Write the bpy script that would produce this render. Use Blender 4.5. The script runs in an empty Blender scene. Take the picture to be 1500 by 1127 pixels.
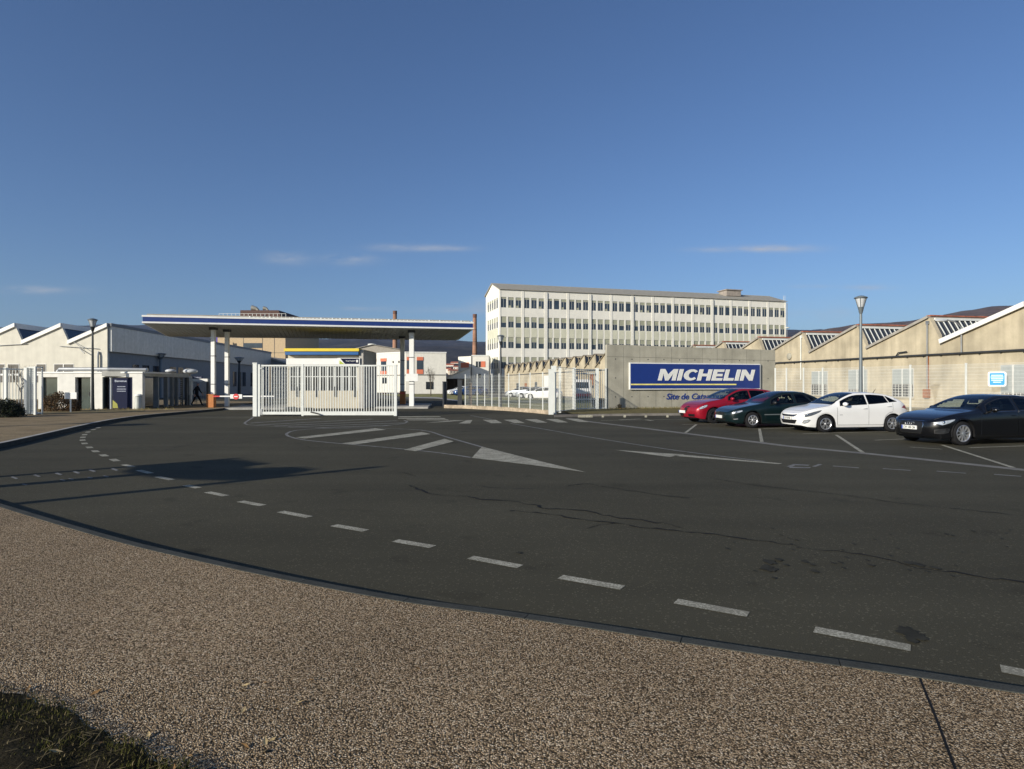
import bpy, bmesh, math, random
from mathutils import Vector, Matrix, noise as mnoise
from mathutils.geometry import delaunay_2d_cdt
random.seed(7)
R = math.radians
SC = bpy.context.scene
COL = SC.collection
H, FPX, CX, CY = 1.75, 920.0, 750.0, 563.5
SUN_EL, SUN_AZ = 18.0, 47.0          # sun behind the camera, to the left

def G(px, py, z=0.0):
    d = (H - z) * FPX / (py - CY)
    return Vector(((px - CX) / FPX * d, d, z))
def P(px, py, d):
    return Vector(((px - CX) / FPX * d, d, H + (CY - py) / FPX * d))

# ------------------------------------------------------------------ materials
MATS = {}
def M(name, col, rough=.6, metal=0., var=.12, scale=2.5, bump=0., bscale=60., coat=0., spec=.5,
      streak=0., dark=0., detail=4, emit=0., fine=0., fscale=90.):
    if name in MATS: return MATS[name]
    m = bpy.data.materials.new(name); m.use_nodes = True
    nt = m.node_tree; N = nt.nodes; L = nt.links
    b = N['Principled BSDF']
    if rough >= .7 and spec == .5: spec = .15
    b.inputs['Roughness'].default_value = rough
    b.inputs['Metallic'].default_value = metal
    b.inputs['Specular IOR Level'].default_value = spec
    b.inputs['Coat Weight'].default_value = coat; b.inputs['Coat IOR'].default_value = 1.4
    b.inputs['Coat Roughness'].default_value = .04
    geo = N.new('ShaderNodeNewGeometry')
    def noise(sc, det=4, stretch=None):
        n = N.new('ShaderNodeTexNoise'); n.inputs['Scale'].default_value = sc; n.inputs['Detail'].default_value = det
        if stretch:
            mp = N.new('ShaderNodeMapping'); mp.inputs['Scale'].default_value = stretch
            L.new(geo.outputs['Position'], mp.inputs['Vector']); L.new(mp.outputs['Vector'], n.inputs['Vector'])
        else:
            L.new(geo.outputs['Position'], n.inputs['Vector'])
        return n.outputs['Fac']
    def ramp(fac, lo, hi, a=.3, c=.7):
        r = N.new('ShaderNodeMapRange'); r.inputs['From Min'].default_value = a; r.inputs['From Max'].default_value = c
        r.inputs['To Min'].default_value = lo; r.inputs['To Max'].default_value = hi
        L.new(fac, r.inputs['Value']); return r.outputs['Result']
    def mul(a, c):
        x = N.new('ShaderNodeMath'); x.operation = 'MULTIPLY'; L.new(a, x.inputs[0]); L.new(c, x.inputs[1]); return x.outputs[0]
    f = ramp(noise(scale, detail), 1 - var, 1 + var)
    if streak: f = mul(f, ramp(noise(1.0, 5, (2.2, 2.2, .12)), 1 - streak, 1 + streak * .35))
    if dark: f = mul(f, ramp(noise(scale * .35, 6), 1 - dark, 1.0, .36, .52))
    if fine: f = mul(f, ramp(noise(fscale, 2), 1 - fine, 1 + fine))
    vm = N.new('ShaderNodeVectorMath'); vm.operation = 'SCALE'; vm.inputs[0].default_value = col[:3]
    L.new(f, vm.inputs['Scale']); L.new(vm.outputs[0], b.inputs['Base Color'])
    if bump:
        bp = N.new('ShaderNodeBump'); bp.inputs['Strength'].default_value = bump; bp.inputs['Distance'].default_value = .01
        L.new(noise(bscale, 3), bp.inputs['Height']); L.new(bp.outputs[0], b.inputs['Normal'])
    if emit:
        L.new(vm.outputs[0], b.inputs['Emission Color']); b.inputs['Emission Strength'].default_value = emit
    MATS[name] = m
    return m

def glassy(name, tint, clear):
    m = bpy.data.materials.new(name); m.use_nodes = True; nt = m.node_tree; N = nt.nodes; L = nt.links
    N.remove(N['Principled BSDF']); out = N['Material Output']
    tr = N.new('ShaderNodeBsdfTransparent'); tr.inputs['Color'].default_value = (*tint, 1)
    gl = N.new('ShaderNodeBsdfGlossy'); gl.inputs['Roughness'].default_value = .03; gl.inputs['Color'].default_value = (.9, .95, 1, 1)
    fr = N.new('ShaderNodeFresnel'); fr.inputs['IOR'].default_value = clear
    nz = N.new('ShaderNodeTexNoise'); nz.inputs['Scale'].default_value = 1.5
    bp = N.new('ShaderNodeBump'); bp.inputs['Strength'].default_value = .02; L.new(nz.outputs['Fac'], bp.inputs['Height'])
    L.new(bp.outputs[0], gl.inputs['Normal'])
    mx = N.new('ShaderNodeMixShader'); L.new(fr.outputs[0], mx.inputs['Fac']); L.new(tr.outputs[0], mx.inputs[1]); L.new(gl.outputs[0], mx.inputs[2])
    L.new(mx.outputs[0], out.inputs['Surface']); MATS[name] = m
    return m

def aggregate():
    m = bpy.data.materials.new('exposed aggregate'); m.use_nodes = True; nt = m.node_tree; N = nt.nodes; L = nt.links
    b = N['Principled BSDF']; b.inputs['Roughness'].default_value = .85; b.inputs['Specular IOR Level'].default_value = .12
    geo = N.new('ShaderNodeNewGeometry')
    v = N.new('ShaderNodeTexVoronoi'); v.inputs['Scale'].default_value = 112; v.inputs['Randomness'].default_value = 1
    wob = N.new('ShaderNodeTexNoise'); wob.inputs['Scale'].default_value = 40
    ad = N.new('ShaderNodeVectorMath'); ad.operation = 'MULTIPLY_ADD'; ad.inputs[1].default_value = (.012,) * 3
    L.new(wob.outputs['Color'], ad.inputs[0]); L.new(geo.outputs['Position'], ad.inputs[2]); L.new(geo.outputs['Position'], wob.inputs['Vector'])
    L.new(ad.outputs[0], v.inputs['Vector'])
    cr = N.new('ShaderNodeValToRGB'); e = cr.color_ramp
    cols = [(0, (.15, .105, .063)), (.25, (.31, .215, .125)), (.5, (.50, .363, .215)), (.75, (.66, .49, .30)), (.92, (.90, .76, .55)), (1, (.20, .135, .08))]
    e.elements[0].position = 0; e.elements[0].color = (*cols[0][1], 1); e.elements[1].position = 1; e.elements[1].color = (*cols[-1][1], 1)
    for p_, c_ in cols[1:-1]:
        q = e.elements.new(p_); q.color = (*c_, 1)
    e.interpolation = 'LINEAR'
    sx = N.new('ShaderNodeSeparateXYZ'); L.new(v.outputs['Color'], sx.inputs[0]); L.new(sx.outputs[0], cr.inputs[0])
    # mortar between the stones
    mr = N.new('ShaderNodeMapRange'); mr.inputs['From Min'].default_value = .42; mr.inputs['From Max'].default_value = .72
    L.new(v.outputs['Distance'], mr.inputs['Value'])
    mx = N.new('ShaderNodeMixRGB'); mx.inputs[2].default_value = (.065, .046, .024, 1)
    L.new(mr.outputs[0], mx.inputs[0]); L.new(cr.outputs[0], mx.inputs[1])
    big = N.new('ShaderNodeTexNoise'); big.inputs['Scale'].default_value = .55; big.inputs['Detail'].default_value = 5
    L.new(geo.outputs['Position'], big.inputs['Vector'])
    mr2 = N.new('ShaderNodeMapRange'); mr2.inputs['From Min'].default_value = .3; mr2.inputs['From Max'].default_value = .7
    mr2.inputs['To Min'].default_value = .82; mr2.inputs['To Max'].default_value = 1.12; L.new(big.outputs['Fac'], mr2.inputs['Value'])
    vm = N.new('ShaderNodeVectorMath'); vm.operation = 'SCALE'; L.new(mx.outputs[0], vm.inputs[0]); L.new(mr2.outputs[0], vm.inputs['Scale'])
    L.new(vm.outputs[0], b.inputs['Base Color'])
    bp = N.new('ShaderNodeBump'); bp.invert = True; bp.inputs['Strength'].default_value = 1.; bp.inputs['Distance'].default_value = .014
    L.new(v.outputs['Distance'], bp.inputs['Height']); L.new(bp.outputs[0], b.inputs['Normal'])
    MATS['agg'] = m
    return m

def asphalt():
    m = bpy.data.materials.new('asphalt'); m.use_nodes = True; nt = m.node_tree; N = nt.nodes; L = nt.links
    b = N['Principled BSDF']; b.inputs['Roughness'].default_value = .9; b.inputs['Specular IOR Level'].default_value = .12
    geo = N.new('ShaderNodeNewGeometry')
    def nz(sc, det, st=None):
        n = N.new('ShaderNodeTexNoise'); n.inputs['Scale'].default_value = sc; n.inputs['Detail'].default_value = det
        if st:
            mp = N.new('ShaderNodeMapping'); mp.inputs['Scale'].default_value = st; mp.inputs['Rotation'].default_value = (0, 0, R(18))
            L.new(geo.outputs['Position'], mp.inputs[0]); L.new(mp.outputs[0], n.inputs['Vector'])
        else: L.new(geo.outputs['Position'], n.inputs['Vector'])
        return n.outputs['Fac']
    def mr(f, a, c, lo, hi):
        r = N.new('ShaderNodeMapRange'); r.inputs['From Min'].default_value = a; r.inputs['From Max'].default_value = c
        r.inputs['To Min'].default_value = lo; r.inputs['To Max'].default_value = hi; L.new(f, r.inputs['Value']); return r.outputs[0]
    def mul(a, c):
        x = N.new('ShaderNodeMath'); x.operation = 'MULTIPLY'; L.new(a, x.inputs[0]); L.new(c, x.inputs[1]); return x.outputs[0]
    f = mul(mr(nz(.22, 6), .3, .7, .84, 1.16), mr(nz(130, 2), .25, .75, .62, 1.4))
    f = mul(f, mr(nz(.5, 4, (.16, 1.6, 1)), .3, .7, .86, 1.12))
    f = mul(f, mr(nz(1.3, 6), .62, .72, 1, .72))
    v = N.new('ShaderNodeTexVoronoi'); v.inputs['Scale'].default_value = 75; L.new(geo.outputs['Position'], v.inputs['Vector'])
    sx = N.new('ShaderNodeSeparateXYZ'); L.new(v.outputs['Color'], sx.inputs[0])
    f = mul(f, mr(sx.outputs[0], .93, .97, 1, 1.9))
    vm = N.new('ShaderNodeVectorMath'); vm.operation = 'SCALE'; vm.inputs[0].default_value = (.063, .0585, .040)
    L.new(f, vm.inputs['Scale']); L.new(vm.outputs[0], b.inputs['Base Color'])
    bp = N.new('ShaderNodeBump'); bp.inputs['Strength'].default_value = .5; bp.inputs['Distance'].default_value = .006
    L.new(nz(150, 2), bp.inputs['Height']); L.new(bp.outputs[0], b.inputs['Normal'])
    MATS['asphalt'] = m
    return m

AGG, ASPH = aggregate(), asphalt()

def wornpaint():
    m = bpy.data.materials.new('worn road paint'); m.use_nodes = True; nt = m.node_tree; N = nt.nodes; L = nt.links
    b = N['Principled BSDF']; b.inputs['Roughness'].default_value = .85; b.inputs['Specular IOR Level'].default_value = .1
    geo = N.new('ShaderNodeNewGeometry')
    def nz(sc, d):
        n = N.new('ShaderNodeTexNoise'); n.inputs['Scale'].default_value = sc; n.inputs['Detail'].default_value = d
        L.new(geo.outputs['Position'], n.inputs['Vector']); return n.outputs['Fac']
    a = N.new('ShaderNodeMath'); a.operation = 'MULTIPLY_ADD'; a.inputs[1].default_value = .45
    L.new(nz(3, 5), a.inputs[0]); L.new(nz(60, 3), a.inputs[2])
    r = N.new('ShaderNodeMapRange'); r.inputs['From Min'].default_value = .52; r.inputs['From Max'].default_value = .80
    L.new(a.outputs[0], r.inputs['Value'])
    mx = N.new('ShaderNodeMixRGB'); mx.inputs[1].default_value = (.53, .51, .41, 1); mx.inputs[2].default_value = (.22, .21, .165, 1)
    L.new(r.outputs[0], mx.inputs[0]); L.new(mx.outputs[0], b.inputs['Base Color'])
    MATS['paint'] = m
    return m
PAINT = wornpaint()
FAINT = M('faded road paint', (.19, .187, .175), .75, var=.3, scale=4, fine=.3)
CRACK = M('bitumen crack', (.012, .012, .012), .8)
STAIN = M('oil stain', (.034, .033, .025), .9, var=.3, scale=9)
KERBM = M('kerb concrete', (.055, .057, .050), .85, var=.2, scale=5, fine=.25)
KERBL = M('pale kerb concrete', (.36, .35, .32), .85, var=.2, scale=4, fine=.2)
CHAN = M('concrete channel', (.19, .182, .16), .85, var=.2, scale=3, fine=.2)
WHITE = M('white paint', (.76, .76, .72), .5, var=.05)
WHITEG = M('white coated steel', (.66, .68, .64), .45, var=.06)
CREAM = M('cream render', (.66, .635, .54), .85, var=.07, scale=1.2, streak=.08, fine=.06)
BEIGE = M('old beige render', (.48, .42, .30), .9, var=.15, scale=.9, streak=.17, dark=.2, fine=.1, fscale=25)
BEIGE2 = M('grey beige render', (.47, .42, .31), .9, var=.14, scale=.8, streak=.1, dark=.15, fine=.1, fscale=25)
CONC = M('cast concrete', (.40, .38, .305), .85, var=.12, scale=1.4, streak=.1, dark=.1, fine=.08, fscale=30)
GREYW = M('grey blue cladding', (.25, .26, .265), .7, var=.06)
METAL = M('metal cladding', (.44, .45, .44), .42, .55, var=.1, streak=.1)
ROOFG = M('grey roofing', (.34, .32, .28), .75, var=.12, scale=1.5)
ROOFB = M('fibre cement roofing', (.32, .28, .24), .85, var=.2, scale=1.2)
REDT = M('red clay tiles', (.36, .13, .08), .85, var=.3, scale=3)
DARKG = M('dark window glass', (.018, .022, .028), .06, spec=.8, var=.2, scale=.8)
GLASS2 = M('blue grey window glass', (.035, .05, .068), .08, spec=.8, var=.3, scale=.7)
BLIND = M('pale green blind', (.36, .365, .265), .7, var=.08)
PANELG = M('pale green panel', (.60, .59, .455), .7, var=.06, scale=.8)
FRAMEG = M('grey window frame', (.46, .45, .41), .5)
WHITEW = M('white facade', (.80, .775, .68), .8, var=.04, scale=.7, streak=.03, fine=.04, fscale=8)
BLUE = M('deep blue sign', (.011, .036, .20), .35, var=.04)
NAVY = M('navy sign', (.003, .007, .034), .7, var=.05, spec=.2)
BLUEF = M('blue fascia', (.012, .036, .17), .4, var=.05)
BLUEB = M('mid blue fascia', (.012, .10, .30), .45, var=.05)
YEL = M('yellow fascia', (.72, .55, .03), .5, var=.04)
YELS = M('pale yellow line', (.86, .76, .22), .5)
SOFF = M('soffit sheet', (.38, .38, .34), .5, .0, var=.06)
STEEL = M('galvanised steel', (.36, .37, .37), .4, .7, var=.1)
LAMPM = M('lamp post paint', (.15, .175, .185), .5, .2, var=.08); LAMPD = M('dark lamp post paint', (.022, .026, .026), .45, .2)
LAMPG = M('lamp diffuser', (.55, .57, .58), .25, var=.05)
BLK = M('black plastic', (.012, .012, .013), .5)
DGRY = M('dark grey metal', (.045, .05, .055), .5, .3)
BRICK = M('chimney brick', (.36, .20, .13), .9, var=.15, scale=1.5, dark=.2)
ORNG = M('orange panel', (.62, .17, .085), .6, var=.06)
ORNB = M('orange brown cabinet', (.42, .14, .02), .55, var=.08)
TAN = M('tan panel', (.52, .40, .25), .85, var=.06)
BROWN = M('brown cladding', (.10, .062, .052), .7, var=.1)
REDS = M('sign red', (.62, .03, .03), .45)
RUST = M('rust', (.28, .10, .035), .9, var=.3, scale=6)
GREENG = M('greenish door glass', (.055, .075, .068), .12, spec=.7, var=.25, scale=1.2)
LAWN = M('winter lawn', (.25, .235, .095), .95, var=.3, scale=.6, fine=.3, fscale=12)
EARTH = M('dry verge', (.22, .175, .09), .95, var=.3, scale=1.1, fine=.3, fscale=14)
LAND = M('open land', (.14, .13, .07), .95, var=.3, scale=.02)
SKINM = M('skin', (.42, .24, .17), .6)
CLOTH = M('black cloth', (.010, .010, .012), .9)
HAIR = M('dark hair', (.02, .014, .01), .8)
BARK = M('bark', (.10, .085, .065), .9, var=.2, scale=9)

# ------------------------------------------------------------------ mesh builder
class MB:
    def __init__(s): s.v = []; s.f = []; s.m = []
    def add(s, vs, fs, mi=0):
        o = len(s.v); s.v += [Vector(v) for v in vs]
        for f in fs: s.f.append([i + o for i in f]); s.m.append(mi)
        return s
    def poly(s, pts, mi=0): return s.add(pts, [list(range(len(pts)))], mi)
    def hexa(s, b, t, mi=0):
        return s.add(list(b) + list(t), [(3, 2, 1, 0), (4, 5, 6, 7), (0, 1, 5, 4), (1, 2, 6, 5), (2, 3, 7, 6), (3, 0, 4, 7)], mi)
    def box(s, x0, x1, y0, y1, z0, z1, mi=0):
        return s.hexa([(x0, y0, z0), (x1, y0, z0), (x1, y1, z0), (x0, y1, z0)], [(x0, y0, z1), (x1, y0, z1), (x1, y1, z1), (x0, y1, z1)], mi)
    def bar(s, a, b, w, h, mi=0, up=(0, 0, 1)):
        a, b = Vector(a), Vector(b); d = (b - a).normalized(); u = Vector(up)
        if abs(d.dot(u)) > .98: u = Vector((0, 1, 0))
        r = d.cross(u).normalized() * (w / 2); q = r.cross(d).normalized() * (h / 2)
        return s.hexa([a - r - q, a + r - q, a + r + q, a - r + q], [b - r - q, b + r - q, b + r + q, b - r + q], mi)
    def prism(s, pts, ext, mi=0, mis=None):
        pts = [Vector(p) for p in pts]; e = Vector(ext); n = len(pts)
        s.add(pts, [list(range(n))], mi); s.add([p + e for p in pts], [list(range(n))[::-1]], mi)
        for i in range(n):
            j = (i + 1) % n
            s.add([pts[i], pts[i] + e, pts[j] + e, pts[j]], [(0, 1, 2, 3)], (mis[i] if mis else mi))
        return s
    def tube(s, path, rad, n=8, mi=0, cap=True):
        path = [Vector(p) for p in path]
        if not isinstance(rad, (list, tuple)): rad = [rad] * len(path)
        o = len(s.v); k = len(path)
        for i, p in enumerate(path):
            d = (path[min(i + 1, k - 1)] - path[max(i - 1, 0)]).normalized()
            u = Vector((0, 0, 1)) if abs(d.z) < .9 else Vector((1, 0, 0))
            a = d.cross(u).normalized(); c = d.cross(a)
            for j in range(n):
                t = 2 * math.pi * j / n; s.v.append(p + (a * math.cos(t) + c * math.sin(t)) * rad[i])
        for i in range(k - 1):
            for j in range(n):
                s.f.append([o + i * n + j, o + i * n + (j + 1) % n, o + (i + 1) * n + (j + 1) % n, o + (i + 1) * n + j]); s.m.append(mi)
        if cap:
            s.f.append([o + j for j in range(n)][::-1]); s.m.append(mi)
            s.f.append([o + (k - 1) * n + j for j in range(n)]); s.m.append(mi)
        return s
    def lathe(s, prof, c=(0, 0, 0), n=20, mi=0, axis='z'):
        o = len(s.v); c = Vector(c)
        for r, h in prof:
            for j in range(n):
                t = 2 * math.pi * j / n
                s.v.append(c + (Vector((r * math.cos(t), r * math.sin(t), h)) if axis == 'z' else Vector((r * math.cos(t), h, r * math.sin(t)))))
        for i in range(len(prof) - 1):
            for j in range(n):
                s.f.append([o + i * n + j, o + i * n + (j + 1) % n, o + (i + 1) * n + (j + 1) % n, o + (i + 1) * n + j]); s.m.append(mi)
        return s
    def ball(s, c, rx, ry, rz, n=12, mi=0):
        pr = [(math.sin(math.pi * i / n) + 1e-4, -math.cos(math.pi * i / n)) for i in range(n + 1)]
        o = len(s.v); s.lathe(pr, (0, 0, 0), n * 2, mi)
        for i in range(o, len(s.v)):
            q = s.v[i]; s.v[i] = Vector((c[0] + q.x * rx, c[1] + q.y * ry, c[2] + q.z * rz))
        return s
    def shift(s, mat):
        s.v = [mat @ p for p in s.v]; return s

def tag(o, label, cat, group=None):
    o['label'] = label; o['category'] = cat
    if group: o['group'] = group
    return o
def link(name, me, parent=None):
    o = bpy.data.objects.new(name, me); COL.objects.link(o)
    if parent: o.parent = parent
    return o
def obj(name, mb, mats, parent=None, smooth=0, local=True, recalc=True, base=None):
    """link one mesh; local=False: vertices are world ones, moved into the root's frame"""
    me = bpy.data.meshes.new(name)
    vs = mb.v
    if parent and not local:
        r = parent
        while r.parent: r = r.parent
        inv = (Matrix.Translation(r.location) @ Matrix.Rotation(r.rotation_euler.z, 4, 'Z')).inverted()
        vs = [inv @ p for p in vs]
    off = Vector((0, 0, 0))
    if base is not None: off = Vector(base); vs = [p - off for p in vs]
    me.from_pydata([tuple(p) for p in vs], [], mb.f)
    if not isinstance(mats, (list, tuple)): mats = [mats]
    for m in mats: me.materials.append(m)
    me.polygons.foreach_set('material_index', [min(i, len(mats) - 1) for i in mb.m])
    me.validate()
    if recalc:
        bm = bmesh.new(); bm.from_mesh(me); bmesh.ops.recalc_face_normals(bm, faces=bm.faces); bm.to_mesh(me); bm.free()
    if smooth:
        me.shade_smooth(); me.set_sharp_from_angle(angle=R(smooth))
    me.update()
    o = link(name, me, parent)
    if base is not None: o.location = off
    return o
def thing(name, label, cat, loc=(0, 0, 0), rz=0., group=None):
    o = bpy.data.objects.new(name, None); COL.objects.link(o)
    o.location = loc; o.rotation_euler = (0, 0, rz); o.empty_display_size = .2
    return tag(o, label, cat, group)
def struct(name, mb, mats, kind='structure', **k):
    o = obj(name, mb, mats, **k); o['kind'] = kind; return o
def dup(o, parent=None):
    c = o.copy(); COL.objects.link(c)
    if parent: c.parent = parent
    for ch in list(o.children): dup(ch, c)
    return c

def text_mb(body, size, shear=0., bold=0., ext=0., spacing=1.):
    cu = bpy.data.curves.new('lettering', 'FONT'); cu.body = body; cu.size = size; cu.shear = shear; cu.offset = bold; cu.extrude = ext
    cu.space_character = spacing; cu.resolution_u = 3
    o = bpy.data.objects.new('lettering', cu); COL.objects.link(o)
    dg = bpy.context.evaluated_depsgraph_get(); me = bpy.data.meshes.new_from_object(o.evaluated_get(dg))
    mb = MB(); mb.add([v.co for v in me.vertices], [list(p.vertices) for p in me.polygons])
    bpy.data.objects.remove(o); bpy.data.curves.remove(cu); bpy.data.meshes.remove(me)
    return mb
def place(mb, org, right, up, w=None, h=None):
    """lay flat lettering (x, y, z=out) on a plane, fitted to width w and height h"""
    xs = [p.x for p in mb.v]; ys = [p.y for p in mb.v]
    x0, y0 = min(xs), min(ys); sx = w / (max(xs) - x0) if w else 1; sy = h / (max(ys) - y0) if h else sx
    right, up = Vector(right).normalized(), Vector(up).normalized(); nrm = right.cross(up); org = Vector(org)
    mb.v = [org + right * ((p.x - x0) * sx) + up * ((p.y - y0) * sy) + nrm * p.z for p in mb.v]
    return mb

def catmull(pts, step):
    out = []
    n = len(pts)
    for i in range(n - 1):
        p0, p1, p2, p3 = pts[max(i - 1, 0)], pts[i], pts[i + 1], pts[min(i + 2, n - 1)]
        k = max(1, int((p2 - p1).length / step))
        for j in range(k):
            t = j / k
            out.append(.5 * ((2 * p1) + (p2 - p0) * t + (2 * p0 - 5 * p1 + 4 * p2 - p3) * t * t + (3 * p1 - p0 - 3 * p2 + p3) * t ** 3))
    out.append(pts[-1]); return out
def strip(mb, pts, w, z, mi=0, jit=0):
    pts = [Vector((p.x, p.y, z)) for p in pts]; L_, R_ = [], []
    for i, p in enumerate(pts):
        d = (pts[min(i + 1, len(pts) - 1)] - pts[max(i - 1, 0)]).normalized(); n = Vector((-d.y, d.x, 0))
        k = w * (1 + (random.uniform(-jit, jit) if jit else 0)); L_.append(p + n * k / 2); R_.append(p - n * k / 2)
    for i in range(len(pts) - 1): mb.poly([R_[i], R_[i + 1], L_[i + 1], L_[i]], mi)

# ------------------------------------------------------------------ camera, sun, sky
cam = bpy.data.objects.new('camera', bpy.data.cameras.new('camera')); COL.objects.link(cam)
cam.location = (0, 0, H); cam.rotation_euler = (R(90), 0, 0)
cam.data.sensor_width = 36; cam.data.lens = 36 * FPX / 1500; cam.data.clip_end = 30000; cam.data.clip_start = .05
SC.camera = cam
sd = Vector((-math.sin(R(SUN_AZ)) * math.cos(R(SUN_EL)), -math.cos(R(SUN_AZ)) * math.cos(R(SUN_EL)), math.sin(R(SUN_EL))))
sl = bpy.data.lights.new('sun', 'SUN'); sl.energy = 5.0; sl.angle = R(.53); sl.color = (1, .925, .80)
so = bpy.data.objects.new('sun', sl); COL.objects.link(so); so.rotation_euler = sd.to_track_quat('Z', 'Y').to_euler(); so.location = (-30, -30, 40)

W = bpy.data.worlds.new('World'); SC.world = W; W.use_nodes = True
nt = W.node_tree; N = nt.nodes; L = nt.links
bg = N['Background']; SKYS = .076; bg.inputs['Strength'].default_value = SKYS
sky = N.new('ShaderNodeTexSky'); sky.sky_type = 'NISHITA'; sky.sun_disc = False
sky.sun_elevation = R(SUN_EL); sky.sun_rotation = math.atan2(sd.x, sd.y)
sky.altitude = 400; sky.air_density = 1.0; sky.dust_density = .95; sky.ozone_density = 2.2
tc = N.new('ShaderNodeTexCoord'); sep = N.new('ShaderNodeSeparateXYZ'); L.new(tc.outputs['Generated'], sep.inputs[0])
def wm(op, a, b=None, c=None):
    n = N.new('ShaderNodeMath'); n.operation = op
    for i, x in enumerate((a, b, c)):
        if x is None: continue
        if isinstance(x, (int, float)): n.inputs[i].default_value = x
        else: L.new(x, n.inputs[i])
    return n.outputs[0]
ysafe = wm('MAXIMUM', sep.outputs[1], .05)
cu_, cv_ = wm('DIVIDE', sep.outputs[0], ysafe), wm('DIVIDE', sep.outputs[2], ysafe)
cxyz = N.new('ShaderNodeCombineXYZ'); L.new(cu_, cxyz.inputs[0]); L.new(wm('MULTIPLY', cv_, 3.5), cxyz.inputs[1])
cn = N.new('ShaderNodeTexNoise'); cn.inputs['Scale'].default_value = 13; cn.inputs['Detail'].default_value = 7; cn.inputs['Roughness'].default_value = .6
L.new(cxyz.outputs[0], cn.inputs['Vector'])
nzc = N.new('ShaderNodeMapRange'); nzc.inputs['From Min'].default_value = .33; nzc.inputs['From Max'].default_value = .68; L.new(cn.outputs['Fac'], nzc.inputs['Value'])
tot = None
CK = 1.35
for px, py, sx, sy, k in [(418, 378, 26, 8, .75), (512, 380, 34, 7, .7), (585, 363, 42, 5, .6), (655, 364, 42, 4, .5), (1135, 364, 52, 5, 1.0), (1045, 366, 42, 3.5, .5),
                       (45, 425, 55, 5, .75), (1270, 421, 38, 4, .5), (1190, 420, 30, 3, .3), (640, 455, 60, 4, .4), (520, 452, 45, 3, .35), (705, 450, 20, 10, .5), (1215, 458, 60, 14, .25)]:
    u0, v0, su, sv = (px - CX) / FPX, (CY - py) / FPX, sx / FPX, sy / FPX
    a = wm('POWER', wm('MULTIPLY', wm('SUBTRACT', cu_, u0), 1 / su), 2); b_ = wm('POWER', wm('MULTIPLY', wm('SUBTRACT', cv_, v0), 1 / sv), 2)
    g = wm('MULTIPLY', wm('EXPONENT', wm('MULTIPLY', wm('ADD', a, b_), -1)), k * CK); tot = g if tot is None else wm('ADD', tot, g)
fac = wm('MULTIPLY', wm('MINIMUM', wm('MULTIPLY', tot, nzc.outputs[0]), 1.), .8)
tn = N.new('ShaderNodeVectorMath'); tn.operation = 'MULTIPLY'; tn.inputs[1].default_value = (.88, 1.04, 1.33); L.new(sky.outputs[0], tn.inputs[0])
mx = N.new('ShaderNodeMixRGB'); L.new(fac, mx.inputs[0]); L.new(tn.outputs[0], mx.inputs[1])
mx.inputs[2].default_value = (.44 / SKYS, .46 / SKYS, .50 / SKYS, 1); L.new(mx.outputs[0], bg.inputs['Color'])
vs = SC.view_settings; vs.view_transform = 'Standard'; vs.look = 'None'; vs.exposure = .15; vs.gamma = 1; vs.use_curve_mapping = False
SC.render.film_transparent = False
cy = SC.cycles
try:
    cy.max_bounces = 6; cy.diffuse_bounces = 3; cy.glossy_bounces = 3; cy.transparent_max_bounces = 12; cy.volume_bounces = 0; cy.use_denoising = True
except Exception: pass

# ------------------------------------------------------------------ ground, road, pavements
PV = .10                                                         # height of the near pavement
mb = MB(); mb.poly([(-9000, -600, -.05), (9000, -600, -.05), (9000, 12000, -.05), (-9000, 12000, -.05)]); struct('ground', mb, LAND)
mb = MB(); mb.poly([(-70, -40, 0), (75, -40, 0), (75, 78, 0), (-42, 78, 0), (-70, 60, 0)]); struct('road', mb, ASPH)

near = [(-330, 640), (-200, 675), (-100, 706), (0, 738), (100, 768), (200, 795.5), (300, 818.5), (400, 840), (500, 859.5), (600, 877), (700, 890.5), (800, 904.5), (900, 919), (1000, 934.5), (1133, 954), (1300, 977.5), (1500, 1008), (1700, 1037), (2000, 1078)]
edge = catmull([G(a, b, PV) for a, b in near], .12)
inner = []
for i, p in enumerate(edge):
    d = (edge[min(i + 1, len(edge) - 1)] - edge[max(i - 1, 0)]).normalized(); inner.append(p + Vector((d.y, -d.x, 0)) * .088)
mb = MB(); mb.poly([*inner, Vector((40, -20, PV)), Vector((-50, -20, PV)), Vector((-50, 12, PV))]); struct('pavement', mb, AGG)
mb = MB(); acc = 0.; seg = []
for i in range(len(edge)):
    if i: acc += (edge[i] - edge[i - 1]).length
    seg.append(int(acc))
zt = PV + .006
start = 0
for i in range(1, len(edge) + 1):
    if i == len(edge) or seg[i] != seg[start]:
        a = [edge[j].copy() for j in range(start, min(i + 1, len(edge)))]; b = [inner[j].copy() for j in range(start, min(i + 1, len(edge)))]
        if len(a) > 1:
            t = .006 / max(.02, (a[-1] - a[-2]).length); a[-1] = a[-1].lerp(a[-2], min(t, .6)); b[-1] = b[-1].lerp(b[-2], min(t, .6))
            for j in range(len(a) - 1):
                q = [b[j], b[j + 1], a[j + 1], a[j]]
                mb.poly([(p.x, p.y, zt) for p in q]); mb.poly([(a[j].x, a[j].y, zt), (a[j + 1].x, a[j + 1].y, zt), (a[j + 1].x, a[j + 1].y, -.02), (a[j].x, a[j].y, -.02)])
                mb.poly([(b[j].x, b[j].y, zt), (b[j + 1].x, b[j + 1].y, zt), (b[j + 1].x, b[j + 1].y, .02), (b[j].x, b[j].y, .02)])
            for e_ in (0, -1): mb.poly([(a[e_].x, a[e_].y, zt), (b[e_].x, b[e_].y, zt), (b[e_].x, b[e_].y, 0), (a[e_].x, a[e_].y, 0)])
        start = i
struct('kerb', mb, KERBM, recalc=False)
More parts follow.
